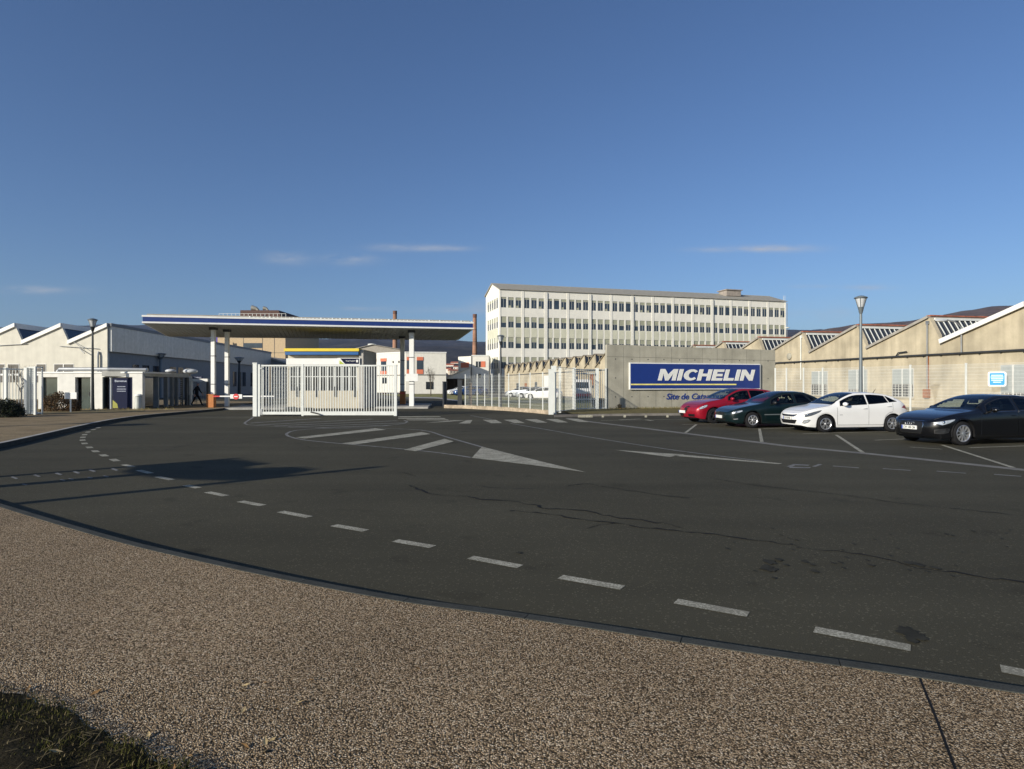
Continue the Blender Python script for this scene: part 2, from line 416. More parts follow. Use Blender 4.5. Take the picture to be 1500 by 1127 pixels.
mb = MB(); strip(mb, [G(1347, 994, PV), G(1372, 1055, PV), G(1402, 1135, PV), G(1440, 1250, PV)], .012, PV + .002); struct('pavement_joint', mb, CRACK)
mb = MB(); strip(mb, [p + Vector((random.uniform(-.006, .006), random.uniform(-.008, .008), 0)) for p in catmull([G(250, 891, PV), G(270, 887, PV), G(290, 881, PV), G(310, 877, PV)], .02)], .007, PV + .002, 0, .7); strip(mb, [p + Vector((random.uniform(-.004, .004), random.uniform(-.006, .006), 0)) for p in catmull([G(312, 894, PV), G(335, 888, PV)], .02)], .004, PV + .002, 0, .7); struct('pavement_crack', mb, CRACK)

left = [(-420, 705), (-250, 690), (-120, 672), (0, 650), (70, 634.8), (117, 624.3), (163, 615), (210, 608.5), (260, 604), (310, 599.8), (335, 597), (352, 594)]
PL = .13
le = catmull([G(a, b, PL) for a, b in left], .6)
li = []
for i, p in enumerate(le):
    d = (le[min(i + 1, len(le) - 1)] - le[max(i - 1, 0)]).normalized(); li.append(p + Vector((-d.y, d.x, 0)) * .16)
mb = MB(); mb.poly([*li, Vector((-24, 60, PL)), Vector((-46, 69, PL)), Vector((-80, 69, PL)), Vector((-80, 12, PL))]); struct('pavement_far', mb, [M('worn aggregate', (.235, .18, .105), .9, var=.18, scale=1.2, fine=.3, fscale=35, spec=.1)])
mb = MB()
for i in range(len(le) - 1):
    a, b, c, d = le[i], le[i + 1], li[i + 1], li[i]; z = PL + .008
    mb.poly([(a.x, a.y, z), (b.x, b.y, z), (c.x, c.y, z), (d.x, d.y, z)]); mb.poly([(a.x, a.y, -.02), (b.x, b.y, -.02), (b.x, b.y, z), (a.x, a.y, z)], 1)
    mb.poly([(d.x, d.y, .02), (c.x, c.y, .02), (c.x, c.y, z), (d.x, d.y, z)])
struct('kerb_far', mb, [KERBL, KERBM], recalc=False)  # dark second material puts shade into the colour of the road-side face
# verge in front of the kiosk
mb = MB(); mb.poly([G(x, y, PL + .01) for x, y in [(48, 607), (60, 606.2), (210, 603.3), (212, 600.2), (56, 601.2)]]); struct('verge', mb, EARTH)
# lawns within the site
mb = MB(); mb.poly([(-3.6, 49, .06), (2.5, 40.6, .06), (5.6, 43.2, .06), (8.8, 70, .03), (6.2, 86, .03), (-1.5, 88, .03), (-5.5, 70, .03)])
struct('lawn', mb, LAWN)
mb = MB(); mb.poly([(-17, 92, .03), (-6, 70, .03), (-3, 92, .03), (-8, 112, .03), (-24, 112, .03)]); struct('lawn_inner', mb, LAWN)
mb = MB(); mb.poly([G(602, 583.2, .035), G(640, 584.0, .035), G(676, 588.5, .035), G(676, 587, .035), G(640, 582, .035), G(602, 581.6, .035)]); struct('kerb_inner', mb, KERBL)
mb = MB(); mb.poly([(-80, 78, -.01), (90, 78, -.01), (90, 170, -.01), (-80, 170, -.01)]); struct('yard', mb, M('yard paving', (.13, .125, .11), .9, var=.2, scale=.3))
# verge and kerb below the concrete wall
mb = MB(); mb.poly([G(838, 606.5, .1), G(1010, 606.0, .1), Vector((19.9, 43.6, .1)), Vector((19.9, 46.85, .1)), Vector((6.4, 42.8, .1)), Vector((3.2, 41.2, .1))]); struct('verge_right', mb, M('mossy verge', (.15, .125, .05), .95, var=.35, scale=3, fine=.35, fscale=18))
mb = MB(); a = [G(x, y, .115) for x, y in [(812, 608.3), (860, 607.2), (940, 606.3), (1040, 605.6), (1100, 605)]]
for i in range(len(a) - 1):
    p, q = a[i], a[i + 1]
    mb.hexa([(p.x, p.y, -.02), (q.x, q.y, -.02), (q.x, q.y + .16, -.02), (p.x, p.y + .16, -.02)], [(p.x, p.y, .125), (q.x, q.y, .125), (q.x, q.y + .16, .125), (p.x, p.y + .16, .125)])
struct('kerb_right', mb, M('brownish kerb', (.20, .185, .165), .85, var=.2, scale=3, fine=.2))
mb = MB()
for x in (852, 862.5, 883, 915, 946, 977.5):
    c = G(x, 611.6, 0); w = .2 if x < 870 else .06
    mb.box(c.x - w, c.x + w, c.y - .03, c.y - .012, .0, .13)
struct('kerb_marks', mb, PAINT)

# ------------------------------------------------------------------ road markings
def quads(name, qs, mat, z=.005):
    mb = MB()
    for q in qs: mb.poly([G(x, y, z) for x, y in q])
    return struct(name, mb, mat)
def lines(name, ls, w, mat, z=.005, step=1.5):
    mb = MB()
    for l in ls: strip(mb, catmull([G(x, y, z) for x, y in l], step), w, z)
    return struct(name, mb, mat)
D = [((1193, 922), (1334, 949)), ((990, 880.5), (1096, 900)), ((821, 845), (912, 861)), ((689, 816.5), (762, 830)), ((579, 792), (634, 801)), ((489, 769.5), (536, 777.5)), ((411, 749.5), (453, 757.5)), ((352, 734.5), (385, 740.5)), ((304, 721), (331, 726.5)), ((272, 711), (291, 715)), ((230, 698.5), (252, 703)), ((203, 689), (221, 693.5)), ((181, 680.8), (195, 684)), ((1466, 979), (1612, 1008))]
lines('edge_dashes', [[a, b] for a, b in D], .125, PAINT, step=.3)
c = [(168, 674.5), (152, 667.5), (140, 661.5), (131, 655.7), (124, 650), (121, 645.2), (121.5, 641), (124, 637.2), (129, 633.3), (137, 629.6), (144, 627)]
mb = MB()
cp = [G(x, y) for x, y in c]
for i, p in enumerate(cp):
    d = (cp[min(i + 1, len(cp) - 1)] - cp[max(i - 1, 0)]).normalized()
    strip(mb, [p - d * .27, p + d * .27], .15, .005)
struct('curve_dashes', mb, PAINT)
lines('stop_line', [[(214, 611.5), (371, 611.2)]], .16, FAINT)
lines('gate_hatching', [[(372, 611), (362, 617), (358, 620.2), (362, 622.3), (380, 623.6), (430, 626.2), (490, 627.6), (560, 624.5), (592, 620.5), (597, 618), (592, 616)]], .1, FAINT)
lines('gate_hatching_stripes', [[(366, 620), (470, 613)], [(378, 622.7), (545, 614)], [(402, 624), (582, 616.5)], [(422, 625.6), (594, 619.6)], [(462, 627), (572, 623)]], .26, FAINT, z=.009)
lines('island_outline', [[(690, 670.3), (640, 663), (560, 655), (500, 650), (450, 645.2), (430, 641.5), (420, 637.5), (422, 634), (434, 630.6), (470, 628), (540, 627.5), (600, 629), (628, 632), (650, 639), (678, 647), (706, 655)]], .1, FAINT, step=.5)
quads('island_stripes', [[(433, 641), (446, 642.6), (566, 629.6), (550, 627.6)], [(500, 649.8), (519, 651.4), (631, 636), (618, 633)], [(592, 659), (609, 661), (665, 646.8), (651, 643)], [(706, 654.5), (691, 670.9), (780, 681.5), (858, 691.8), (780, 673)]], PAINT, z=.009)
def c2(q): return [(580 + x / 4.6875, 580 + y / 4.6875) for x, y in q]
quads('crossing_stripes', [c2(q) for q in [[(430, 190), (510, 190), (525, 167), (487, 167)], [(595, 165), (655, 188), (730, 187), (685, 165)], [(740, 165), (815, 187), (885, 187), (825, 163)], [(885, 162), (968, 184), (1040, 184), (965, 160)], [(1028, 160), (1110, 183), (1183, 183), (1110, 160)], [(1165, 158), (1260, 180), (1330, 180), (1250, 158)],
    [(15, 157), (345, 159), (330, 153), (15, 151)], [(70, 168), (365, 168), (355, 163), (75, 163)], [(190, 187), (365, 178), (480, 168), (400, 168)], [(15, 146), (310, 146), (300, 141), (15, 141)]]], PAINT)
lines('lane_line', [c2([(510, 135), (660, 162)]), [(748, 620.5), (817, 632.3), (850, 638.3)], [(850, 638.3), (920, 649.5), (990, 660), (1060, 669), (1120, 676)]], .09, FAINT)
quads('turn_arrow', [[(874, 657.4), (900, 659.2), (981, 669.6), (1003, 665.8), (960, 663.3)], [(985, 667.6), (1000, 669.0), (1141, 680), (1146, 679), (1000, 666.3)]], PAINT)
quads('road_letters', [[(1152, 683.6), (1162, 680), (1186, 681), (1184, 682.4), (1165, 681.8), (1160, 684.3)], [(1157, 684.0), (1188, 684.6), (1186, 686), (1156, 685.4)], [(1189, 683.6), (1199, 680), (1205, 680.6), (1195, 683.8)]], FAINT)
lines('lane_dashes', [[(1220, 682.8), (1258, 685.5)], [(1293, 686.6), (1334, 689.3)], [(1372, 690.3), (1415, 693.4)], [(1456, 695), (1496, 698)]], .1, FAINT)
lines('drain_channel', [[(832, 612.6), (850, 616.2), (927, 625.5), (1001.7, 634.8), (1106.7, 647.7), (1150, 653.2), (1200, 658), (1264, 664), (1380, 676), (1486, 687), (1600, 699)]], .34, CHAN, z=.004)
lines('parking_lines', [[(1020, 622), (1004, 634.2)], [(1112.5, 628), (1116, 647.6)], [(1225, 637.3), (1264, 663)], [(1380, 652), (1484, 685)], [(999, 622), (1067, 620.6)], [(1118, 628.3), (1163, 626.4)], [(1176, 635.5), (1320, 631.8)], [(1281, 645), (1330, 643)], [(1420, 656), (1510, 653)], [(1333, 655), (1380, 658.2)], [(880, 616.2), (1020, 614)]], .1, PAINT, z=.009)
lines('kerb_arrow', [[(907, 615.2), (940, 613.8)], [(946, 615.2), (956, 616.6)]], .22, PAINT, z=.013)
quads('yield_marks', [[(x - 5, y - 1), (x + 3, y + 2), (x + 7, y + .8), (x - 1, y - 2)] for x, y in [(20, 700), (53, 697), (85, 694.5), (111, 692.3), (134, 689.7), (167, 688)]] + [[(x - 4, y - .6), (x + 3, y + 1.2), (x + 6, y + .2), (x - 1, y - 1.2)] for x, y in [(35, 710), (91, 703.5), (103, 702), (131, 700), (154, 698)]], FAINT)

cr = [[(598, 711), (610, 716), (628, 722), (655, 726), (690, 728), (700, 731), (740, 733), (770, 738), (787, 741), (796, 744.5), (830, 745), (870, 750), (890, 756), (930, 760), (960, 765), (1000, 773)],
      [(745, 748), (775, 750), (800, 753), (830, 757), (865, 762), (900, 766), (950, 773), (1000, 778), (1060, 785), (1130, 795), (1190, 803), (1260, 812), (1310, 822), (1338, 831), (1400, 838), (1450, 846), (1510, 852)],
      [(830, 712), (860, 709), (880, 712), (930, 720), (975, 726), (1010, 729)], [(1040, 700), (1100, 710), (1200, 721), (1260, 728), (1310, 736), (1400, 745), (1500, 756)],
      [(860, 773), (880, 769), (902, 766)], [(415, 639), (370, 646), (330, 651)], [(-60, 668), (0, 664), (120, 660), (250, 654), (350, 649), (420, 646)],
      [(437, 649), (448, 654), (456, 656)], [(585, 692), (600, 695), (613, 700)], [(700, 712), (740, 715), (780, 716)], [(240, 660), (275, 652), (345, 640)], [(540, 689), (470, 693)]]
mb = MB()
for l in cr:
    pts = catmull([G(x, y, .006) for x, y in l], .09)
    pts = [p + Vector((random.uniform(-.03, .03), random.uniform(-.05, .05), 0)) for p in pts]
    strip(mb, pts, .030 if cr.index(l) < 2 else .018, .006, 0, .85)
struct('road_cracks', mb, CRACK)
def blotch(mb, c, r, z):
    n = 22; ph = random.random() * 50
    z += .00025 * (len(mb.f) % 40)
    mb.poly([(c.x + math.cos(t) * r * k, c.y + math.sin(t) * r * k * 1.5, z) for t, k in [(2 * math.pi * i / n, .55 + .75 * abs(mnoise.noise((math.cos(2 * math.pi * i / n) * 1.4 + ph, math.sin(2 * math.pi * i / n) * 1.4, 0)))) for i in range(n)]])
mb = MB()
for x, y, r in [(1127, 824, .085), (1126, 834, .10), (1190, 828, .035), (1194, 838, .05), (1180, 824, .05), (1336, 931, .10), (1330, 925, .07), (1345, 828, .07), (1370, 833, .05), (1330, 826, .05), (760, 811, .035), (1336, 940, .05), (1140, 821, .05), (1275, 829, .04), (1220, 826, .03)]:
    blotch(mb, G(x, y), r, .0075)
for _ in range(40):
    x, y = random.uniform(1050, 1490), random.uniform(775, 850); blotch(mb, G(x, y), random.uniform(.012, .03), .0076)
struct('road_stains', mb, STAIN)

# ------------------------------------------------------------------ hills
def hill(name, R0, R1, ridge, mat, pw, px0, px1, nx, nr, amp, seed):
    mb = MB(); xs = [px0 + (px1 - px0) * i / nx for i in range(nx + 1)]
    def ry(px):
        for (a, ya), (b, yb) in zip(ridge, ridge[1:]):
            if a <= px <= b:
                t = (px - a) / (b - a); t = t * t * (3 - 2 * t) * .5 + t * .5; return ya + (yb - ya) * t
        return ridge[0][1] if px < ridge[0][0] else ridge[-1][1]
    for i, px in enumerate(xs):
        for j in range(nr + 3):
            t = j / nr; d = R0 + (R1 - R0) * t
            X = (px - CX) / FPX * d; zr = H + (CY - ry(px)) / FPX * R1
            if t <= 1: z = zr * t ** pw
            else: z = zr * (1 - (t - 1) * 2.5)
            nz = mnoise.fractal(Vector((X / 420 + seed, d / 420, 0)), 1, 2, 5) * amp * min(1, t * 1.5) * (1 - .75 * t ** 4 if t <= 1 else .3)
            nz += mnoise.noise(Vector((X / 28 + seed, d / 28, 3))) * amp * .04 * min(1, t * 3)
            mb.v.append(Vector((X, d, max(z + nz, -1) if t > 0 else -2)))
    k = nr + 3
    for i in range(nx):
        for j in range(k - 1):
            mb.f.append([i * k + j, (i + 1) * k + j, (i + 1) * k + j + 1, i * k + j + 1]); mb.m.append(0)
    return struct(name, mb, mat, smooth=80)
FOREST = M('winter woodland', (.048, .042, .036), .95, var=.45, scale=.012, fine=.5, fscale=.09)
FOREST2 = M('brown winter woodland', (.12, .083, .056), .95, var=.35, scale=.02, fine=.5, fscale=.14)
hill('hills', 650, 4200, [(-500, 500), (0, 482), (100, 479), (160, 476), (200, 479.5), (250, 484), (320, 491), (380, 495), (450, 498), (520, 498), (600, 497), (660, 499), (720, 502), (800, 501), (900, 499), (1000, 497), (1100, 489), (1150, 483.5), (1200, 485), (1260, 488), (1400, 490), (1700, 480), (2000, 490)], FOREST, .95, -500, 2000, 260, 44, 45, 4.2)
hill('hill_near', 500, 2100, [(1080, 562), (1150, 505), (1193, 486), (1220, 480), (1260, 473.5), (1327, 470), (1367, 464.5), (1420, 455.5), (1457, 449), (1500, 447.5), (1600, 445), (1750, 452), (2000, 470), (2200, 500)], FOREST2, 1.15, 1080, 2200, 150, 40, 22, 9.7)

# ------------------------------------------------------------------ far town
wcol = [M('far render %d' % i, c, .9, var=.06) for i, c in enumerate([(.62, .58, .50), (.70, .66, .58), (.55, .47, .36), (.66, .60, .50)])]
town = [(646, 545, 760, 11, 6), (655, 539, 820, 14, 6), (664, 541, 800, 12, 6), (634, 540, 900, 13, 7), (671, 536, 880, 12, 6), (659, 533, 980, 16, 8), (645, 532, 1000, 14, 7), (667, 530, 1080, 15, 8), (625, 536, 960, 16, 7)]
tl = ['pale house low on the hillside above the sloping lean-to roof', 'broad cream house on the hillside beside the tall leaning chimney', 'ochre roofed house amid the hillside town', 'house at the lower edge of the hillside town behind the white block',
      'house on the hillside just beside the small white annexe roof', 'large pale house high in the hillside town', 'cream house up the hillside above the white block corner', 'topmost pale house of the hillside town', 'wide house of the hillside town half behind the white block']
for i, (px, py, d, w, h) in enumerate(town):
    c = P(px, py, d); t = thing('hillside_house', tl[i], 'house', (c.x, d, c.z - h), R(random.uniform(-25, 25)), 'houses of the hillside town')
    q = MB().box(-w / 2, w / 2, -4, 4, -8, h * .68); obj('wall', q, wcol[i % 4], t)
    q = MB().prism([(-w / 2 - .4, -4.5, h * .68), (-w / 2 - .4, 4.5, h * .68), (-w / 2 - .4, 0, h)], (w + .8, 0, 0)); obj('roof', q, REDT if i % 3 else ROOFB, t)
    for k in range(3): q = MB().box(-w / 3 + k * w / 3 - .6, -w / 3 + k * w / 3 + .6, -4.06, -4.01, h * .25, h * .5); obj('window', q, DARKG, t)

# ------------------------------------------------------------------ chimneys
for px, pyt, d, rt, rb, lab in [(578.5, 455.6, 215, .66, .95, 'brick chimney stack rising behind the long blue canopy'), (695.5, 460.5, 205, .62, .95, 'tall brick chimney stack standing beside the white office block')]:
    c = P(px, pyt, d); t = thing('brick_chimney', lab, 'chimney', (c.x, d, 0), 0, 'factory chimneys')
    h = c.z
    obj('shaft', MB().lathe([(rb, 0), (rb * .98, 2), (rt, h - 1.2)], n=24), BRICK, t, smooth=40)
    obj('cap', MB().lathe([(rt * 1.02, h - 1.2), (rt * 1.08, h - 1), (rt * 1.08, h), (rt * .8, h), (rt * .8, h - .6)], n=24), M('sooty brick', (.16, .09, .07), .9, var=.2), t, smooth=40)
    for k in range(1, 6): q = MB().lathe([(rb + (rt - rb) * k / 6.3 + .02, h * k / 6.3 - .07), (rb + (rt - rb) * k / 6.3 + .035, h * k / 6.3), (rb + (rt - rb) * k / 6.3 + .02, h * k / 6.3 + .07)], n=24); obj('hoop', q, DGRY, t)

# ------------------------------------------------------------------ white four-storey block
bw = thing('office_block', 'long white factory block with four rows of windows and shallow roof', 'building', (-2.65, 132, 0), math.atan2(.279, .96))
BL, BD, BE, BRG = 71.8, 11.9, 21.75, 23.75
NB = 14; bay = BL / NB
rows = [(17.95, 20.2, 'a'), (13.75, 16.1, 'b'), (9.4, 11.78, 'b'), (5.1, 7.6, 'c'), (1.0, 3.5, 'c')]
wp = .58; ww = 1.27; gap = (bay - wp - 3 * ww) / 2
q = MB(); T = .26
q.prism([(T, T, 0), (T, T, BE), (T, BD / 2, BRG - .35), (T, BD, BE), (T, BD, 0)], (BL - T, 0, 0))
zs = [0.]
for z0, z1, _ in rows[::-1]: zs += [z0, z1]
zs += [BE]
for i in range(0, len(zs), 2):
    q.box(0, BL, 0, T, zs[i], zs[i + 1])
for z0, z1, _ in rows:                                                  # piers between the windows
    x = 0.
    for b in range(NB):
        xs = [b * bay + (wp / 2 if b else 0) * 0]
        x0 = b * bay
        q.box(x0, x0 + wp / 2, 0, T, z0, z1)
        for k in range(1, 3):
            a = x0 + wp / 2 + k * ww + (k - 1) * gap; q.box(a, a + gap, 0, T, z0, z1)
        a = x0 + wp / 2 + 3 * ww + 2 * gap; q.box(a, x0 + bay, 0, T, z0, z1)
ecols = [1.2 + k * 1.95 for k in range(5)]; ew = 1.3                    # end face
for i in range(0, len(zs), 2): q.box(0, T, T, BD, zs[i], zs[i + 1])
for z0, z1, _ in rows:
    last = T
    for a in ecols: q.box(0, T, last, a, z0, z1); last = a + ew
    q.box(0, T, last, BD, z0, z1)
q.prism([(0, 0, BE), (0, BD / 2, BRG - .05), (0, BD, BE)], (T, 0, 0))
obj('wall', q, WHITEW, bw)
for b in range(NB + 1): x = b * bay; obj('pilaster', MB().box(max(x - wp / 2, -.01), min(x + wp / 2, BL + .01), -.06, -.003, 0, BE - .12), WHITEW, bw)
for b in range(NB):
    q = MB()
    for k in range(3):
        a = b * bay + wp / 2 + k * (ww + gap); q.box(a + .0, a + ww + (gap if k < 2 else 0) * 0, -.02, -.003, 11.8, 13.72)
    obj('spandrel_panel', q, PANELG, bw)
q = MB()
q.box(-.02, -.003, ecols[0], ecols[-1] + ew, 11.8, 13.72)
obj('spandrel_panel', q, PANELG, bw)
q = MB(); q.prism([(-.25, -.3, BE + .0), (-.25, BD / 2, BRG), (-.25, BD / 2, BRG + .12), (-.25, -.3, BE + .12)], (BL + .5, 0, 0)); q.prism([(-.25, BD + .5, BE - .02), (-.25, BD / 2 + .01, BRG), (-.25, BD / 2 + .01, BRG + .22), (-.25, BD + .5, BE + .2)], (BL + .5, 0, 0))
rf = obj('roof', q, M('brown grey roof sheet', (.35, .33, .275), .8, var=.12, scale=1.5), bw)
q = MB().box(57.5, 61.5, 3.2, 6.5, BRG - .6, BRG + .75).box(57.2, 61.8, 2.9, 6.8, BRG + .75, BRG + .95); obj('roof_vent', q, ROOFB, rf)
q = MB()
for x in (10.3, 20.5, 30.8, 51.3, BL - .1): obj('downpipe', MB().tube([(x + .34, -.12, 0), (x + .34, -.12, BE - .3)], .07, 6), STEEL, bw)
q = MB()
for x in (BL - .2, BL + .25): q.tube([(x, .6, 8), (x, .6, BE + 1.6)], .035, 5)
for k in range(20): q.bar((BL - .2, .6, 9 + k * .7), (BL + .25, .6, 9 + k * .7), .04, .04)
q.lathe([(.05, 0), (.45, .1), (.5, .25), (.05, .35)], (BL + .3, -.3, 15.3), 10)
obj('ladder', q, WHITEG, bw)
def win_mesh(w, h, kind, v):
    m = MB(); f = .055
    m.box(0, w, .05, .1, 0, f); m.box(0, w, .05, .1, h - f, h); m.box(0, f, .05, .1, f, h - f); m.box(w - f, w, .05, .1, f, h - f)
    top = h - f; bl = {'a': [.28, .34, .5, .22], 'b': [.92, .95, .9, 1.2], 'c': [1.1, 1.15, 1.0, 1.6]}[kind][v % 4]
    m.box(f, w - f, .085, .1, top - bl, top, 2)
    m.box(f, w - f, .06, .1, top - bl - .05, top - bl, 0)
    if v != 3: m.box(w / 2 - .025, w / 2 + .025, .055, .1, f, top - bl - .05)
    m.box(f, w - f, .1, .12, f, top - bl - .05, 1)
    if v == 2 and kind == 'a': m.box(f, w / 2 - .03, .094, .1, f, f + .45, 2)
    return m
protos = {}; rest = MB(); nwin = 0
random.seed(3)
order = [(0, b, k) for b in range(NB) for k in range(3)] + [(1, b, k) for b in range(NB) for k in range(3)] + [(2, b, k) for b in range(NB) for k in range(3)] + [(3, b, k) for b in range(3) for k in range(3)]
individual = set(order[:84] + [o for o in order[84:] if o[1] < 5][:15])
for r, (z0, z1, kd) in enumerate(rows):
    for b in range(NB):
        for k in range(3):
            v = random.choice([0, 0, 1, 1, 2, 3]); x = b * bay + wp / 2 + k * (ww + gap)
            if (r, b, k) in individual:
                key = (kd, v, round(z1 - z0, 2))
                if key not in protos:
                    o = obj('window', win_mesh(ww, z1 - z0, kd, v), [FRAMEG, GLASS2, BLIND], bw); protos[key] = o
                else:
                    o = protos[key].copy(); COL.objects.link(o); o.parent = bw
                o.location = (x, 0, z0)
            else:
                m = win_mesh(ww, z1 - z0, kd, v).shift(Matrix.Translation((x, 0, z0))); rest.add(m.v, m.f); rest.m[-len(m.f):] = m.m
for r, (z0, z1, kd) in enumerate(rows):
    for a in ecols:
        m = win_mesh(ew, z1 - z0, kd, random.choice([0, 1, 2])).shift(Matrix.Translation((-.04, a + ew, z0)) @ Matrix.Rotation(R(-90), 4, 'Z')); rest.add(m.v, m.f); rest.m[-len(m.f):] = m.m
o = obj('lower_windows', rest, [FRAMEG, GLASS2, BLIND], bw); o['kind'] = 'stuff'

# ------------------------------------------------------------------ sawtooth halls
def sawtooth(root, x0, pitch, n, zv, zp, run, depth, base, wallm, roofm, glassm, cope=.04, copem=None, ribs=10, ridge=None, thick=.35, ck=.3, clipx0=None, clipx1=None, front_wall=True):
    """facade on y=0 along +x; each tooth climbs to its peak and drops steeply over `run`; roofs run back to `depth`"""
    pts = [(x0, 0, zv)]
    for k in range(n): p = x0 + k * pitch; pts += [(p + pitch - run, 0, zp), (p + pitch, 0, zv)]
    def zat(x):
        for a, b in zip(pts, pts[1:]):
            if a[0] <= x <= b[0] + 1e-6: return a[2] + (b[2] - a[2]) * (x - a[0]) / (b[0] - a[0])
    xa = clipx0 if clipx0 is not None else pts[0][0]; xb = clipx1 if clipx1 is not None else pts[-1][0]
    prof = [(xa, 0, zat(xa))] + [p for p in pts if xa < p[0] < xb] + [(xb, 0, zat(xb))]
    w = MB()
    if front_wall:
        for a, b in zip(prof, prof[1:]):
            w.prism([(a[0], 0, base), (b[0], 0, base), b, a], (0, thick, 0))
        for x in (xa, xb):
            q = w; q.box(x - .15 if x == xb else x, x if x == xb else x + .15, thick, depth, base, zat(x) - .05)
        w.box(xa, xb, depth - .3, depth, base, zv)
    obj('wall', w, wallm, root)
    rf, gl, mul, cp, rg = MB(), MB(), MB(), MB(), MB()
    for a, b in zip(prof, prof[1:]):
        up = b[2] > a[2]
        if up:
            rf.prism([(a[0], -.12, a[2] + .01), (b[0], -.12, b[2] + .01), (b[0], -.12, b[2] + .13), (a[0], -.12, a[2] + .13)], (0, depth + .12, 0))
            cp.prism([(a[0], -.2, a[2] - cope * .6), (b[0], -.2, b[2] - cope * .6), (b[0] + .02, -.2, b[2] + cope + .14), (a[0], -.2, a[2] + cope + .14)], (0, .078, 0))
            rg.box(b[0] - .28, b[0] + .1, .02, depth, b[2] + .131, b[2] + .22)
        else:
            gl.prism([(a[0], ck, a[2] - .12), (b[0], ck, b[2] + .05), (b[0] - .1, ck, b[2] + .05), (a[0] - .1, ck, a[2] - .12)], (0, depth - .5, 0))
            d = Vector((b[0] - a[0], 0, b[2] - a[2]))
            A = Vector((a[0] + .02, 0, a[2] - .1)); B = Vector((b[0] + .02, 0, b[2] + .1))
            for k in range(ribs):
                y = .6 + k * (depth - 1) / ribs; mul.bar(A + Vector((.03, y, 0)), B + Vector((.03, y, 0)), .06, .05, up=(0, 1, 0))
            mul.bar(A + Vector((.05, .4, .03)), A + Vector((.05, depth, .03)), .14, .16)
            mul.bar(B + Vector((.0, .4, .03)), B + Vector((.0, depth, .03)), .2, .12)
            gl.prism([(a[0] - .02, .02, a[2] - .02), (b[0] - .02, .02, b[2] + .02), (b[0] - .15, .02, b[2] + .02), (a[0] - .15, .02, a[2] - .02)], (0, ck - .05, 0), 1)
    obj('roof', rf, roofm, root); obj('skylight_glazing', gl, [glassm, wallm], root)
    obj('glazing_bars', mul, WHITEG if not copem else copem, root); obj('coping', cp, copem or M('grey coping', (.33, .31, .27), .8, var=.15), root)
    if ridge: obj('ridge_tiles', rg, ridge, root)
SKYG = M('roof glazing', (.022, .028, .038), .22, spec=.6, var=.3, scale=.4)
# --- right hall
rz = math.atan2(-.978, .21)
rh = thing('sawtooth_hall', 'old beige factory hall with sawtooth roof behind the row of parked cars', 'factory hall', (27.2, 65.2, 0), rz)
sawtooth(rh, -23.05, 7.15, 9, 4.75, 6.72, 1.1, 34, 0, BEIGE, ROOFB, SKYG, ridge=REDT, ribs=66, clipx0=-20)
q = MB(); 
q.tube([(-.1, -.16, 3.97), (34, -.16, 3.94)], .075, 8)
for k in range(24): q.box(.3 + k * 1.5, .36 + k * 1.5, -.16, -.01, 3.82, 3.95)
q.tube([(15.8, -.16, 3.95), (16.1, -.2, 4.25), (16.9, -.2, 4.3)], .05, 6)
obj('wall_pipe', q, DGRY, rh)
def px2x(px, org, u):
    r = (px - CX) / FPX; return (r * org[1] - org[0]) / (u[0] - r * u[1])
RX = lambda px: px2x(px, (27.2, 65.2), (.21, -.978))
for x0, x1, z0, z1, zs in [(1189, 1213, .75, 3.0, 1.75), (1243, 1271, .75, 3.05, 1.3), (1307.5, 1339, .75, 3.0, 1.75), (1466, 1506, .7, 3.05, 1.2)]:
    a, b = RX(x0), RX(x1)
    m = MB()
    m.box(a, b, -.03, -.004, z0, z1, 0)
    m.box(a + .08, b - .08, -.06, -.031, z0 + .08, zs, 1)
    n = int((z1 - zs - .1) / .09)
    for k in range(n): z = zs + .04 + k * (z1 - zs - .1) / n; m.box(a + .08, b - .08, -.075 - .012 * (k % 2), -.031, z, z + (z1 - zs - .1) / n - .004, 2)
    m.box((a + b) / 2 - .05, (a + b) / 2 + .05, -.1, -.031, z0 + .02, z1 - .02, 3)
    for k in range(7): x = a + .1 + k * (b - a - .2) / 6; m.box(x - .012, x + .012, -.13, -.11, z0, zs + .02, 3)
    for k in range(5): z = z0 + .05 + k * (zs - z0) / 5; m.box(a + .05, b - .05, -.135, -.115, z, z + .022, 3)
    m.box(a - .06, b + .06, -.14, -.004, z0 - .1, z0, 4)
    wdw = obj('window', m, [FRAMEG, DARKG, M('grey roller shutter', (.33, .36, .35), .5, var=.05), M('old white paint', (.62, .62, .58), .6), BEIGE2], rh)
for px in (1174.5, 1360):
    x = RX(px); q = MB().tube([(x, -.1, 1.4 if px > 1300 else 2.2), (x, -.1, 6.3)], .055, 8); q.box(x - .12, x + .12, -.14, -.02, 6.25, 6.5)
    obj('downpipe', q, WHITEG if px < 1300 else STEEL, rh)
x = RX(1360.5); obj('rusty_box', MB().box(x - .28, x + .15, -.26, -.01, .75, 1.4).box(x - .02, x + .04, -.1, -.01, 1.4, 3.9), RUST, rh)
x = RX(1157); obj('round_plate', MB().lathe([(0, -.16), (.24, -.16), (.32, -.13), (.33, -.003)], (x, 0, 4.55), 24, axis='y'), CONC, rh, smooth=40)
q = MB().prism([(19.86, -.29, 4.72), (25.97, -.29, 6.70), (25.97, -.29, 7.02), (19.80, -.29, 5.04)], (0, .085, 0)); obj('white_coping', q, WHITE, rh)
q = MB(); x = RX(1411); q.tube([(x, -.15, 3.95), (x, -.15, 5.75), (x - .12, -.5, 6.15), (x - .35, -1.0, 6.3)], .05, 8)
arm = obj('lamp_arm', q, STEEL, rh); q = MB().ball((x - .5, -1.35, 6.27), .16, .5, .09, 8); obj('lamp_head', q, LAMPG, arm, smooth=60)
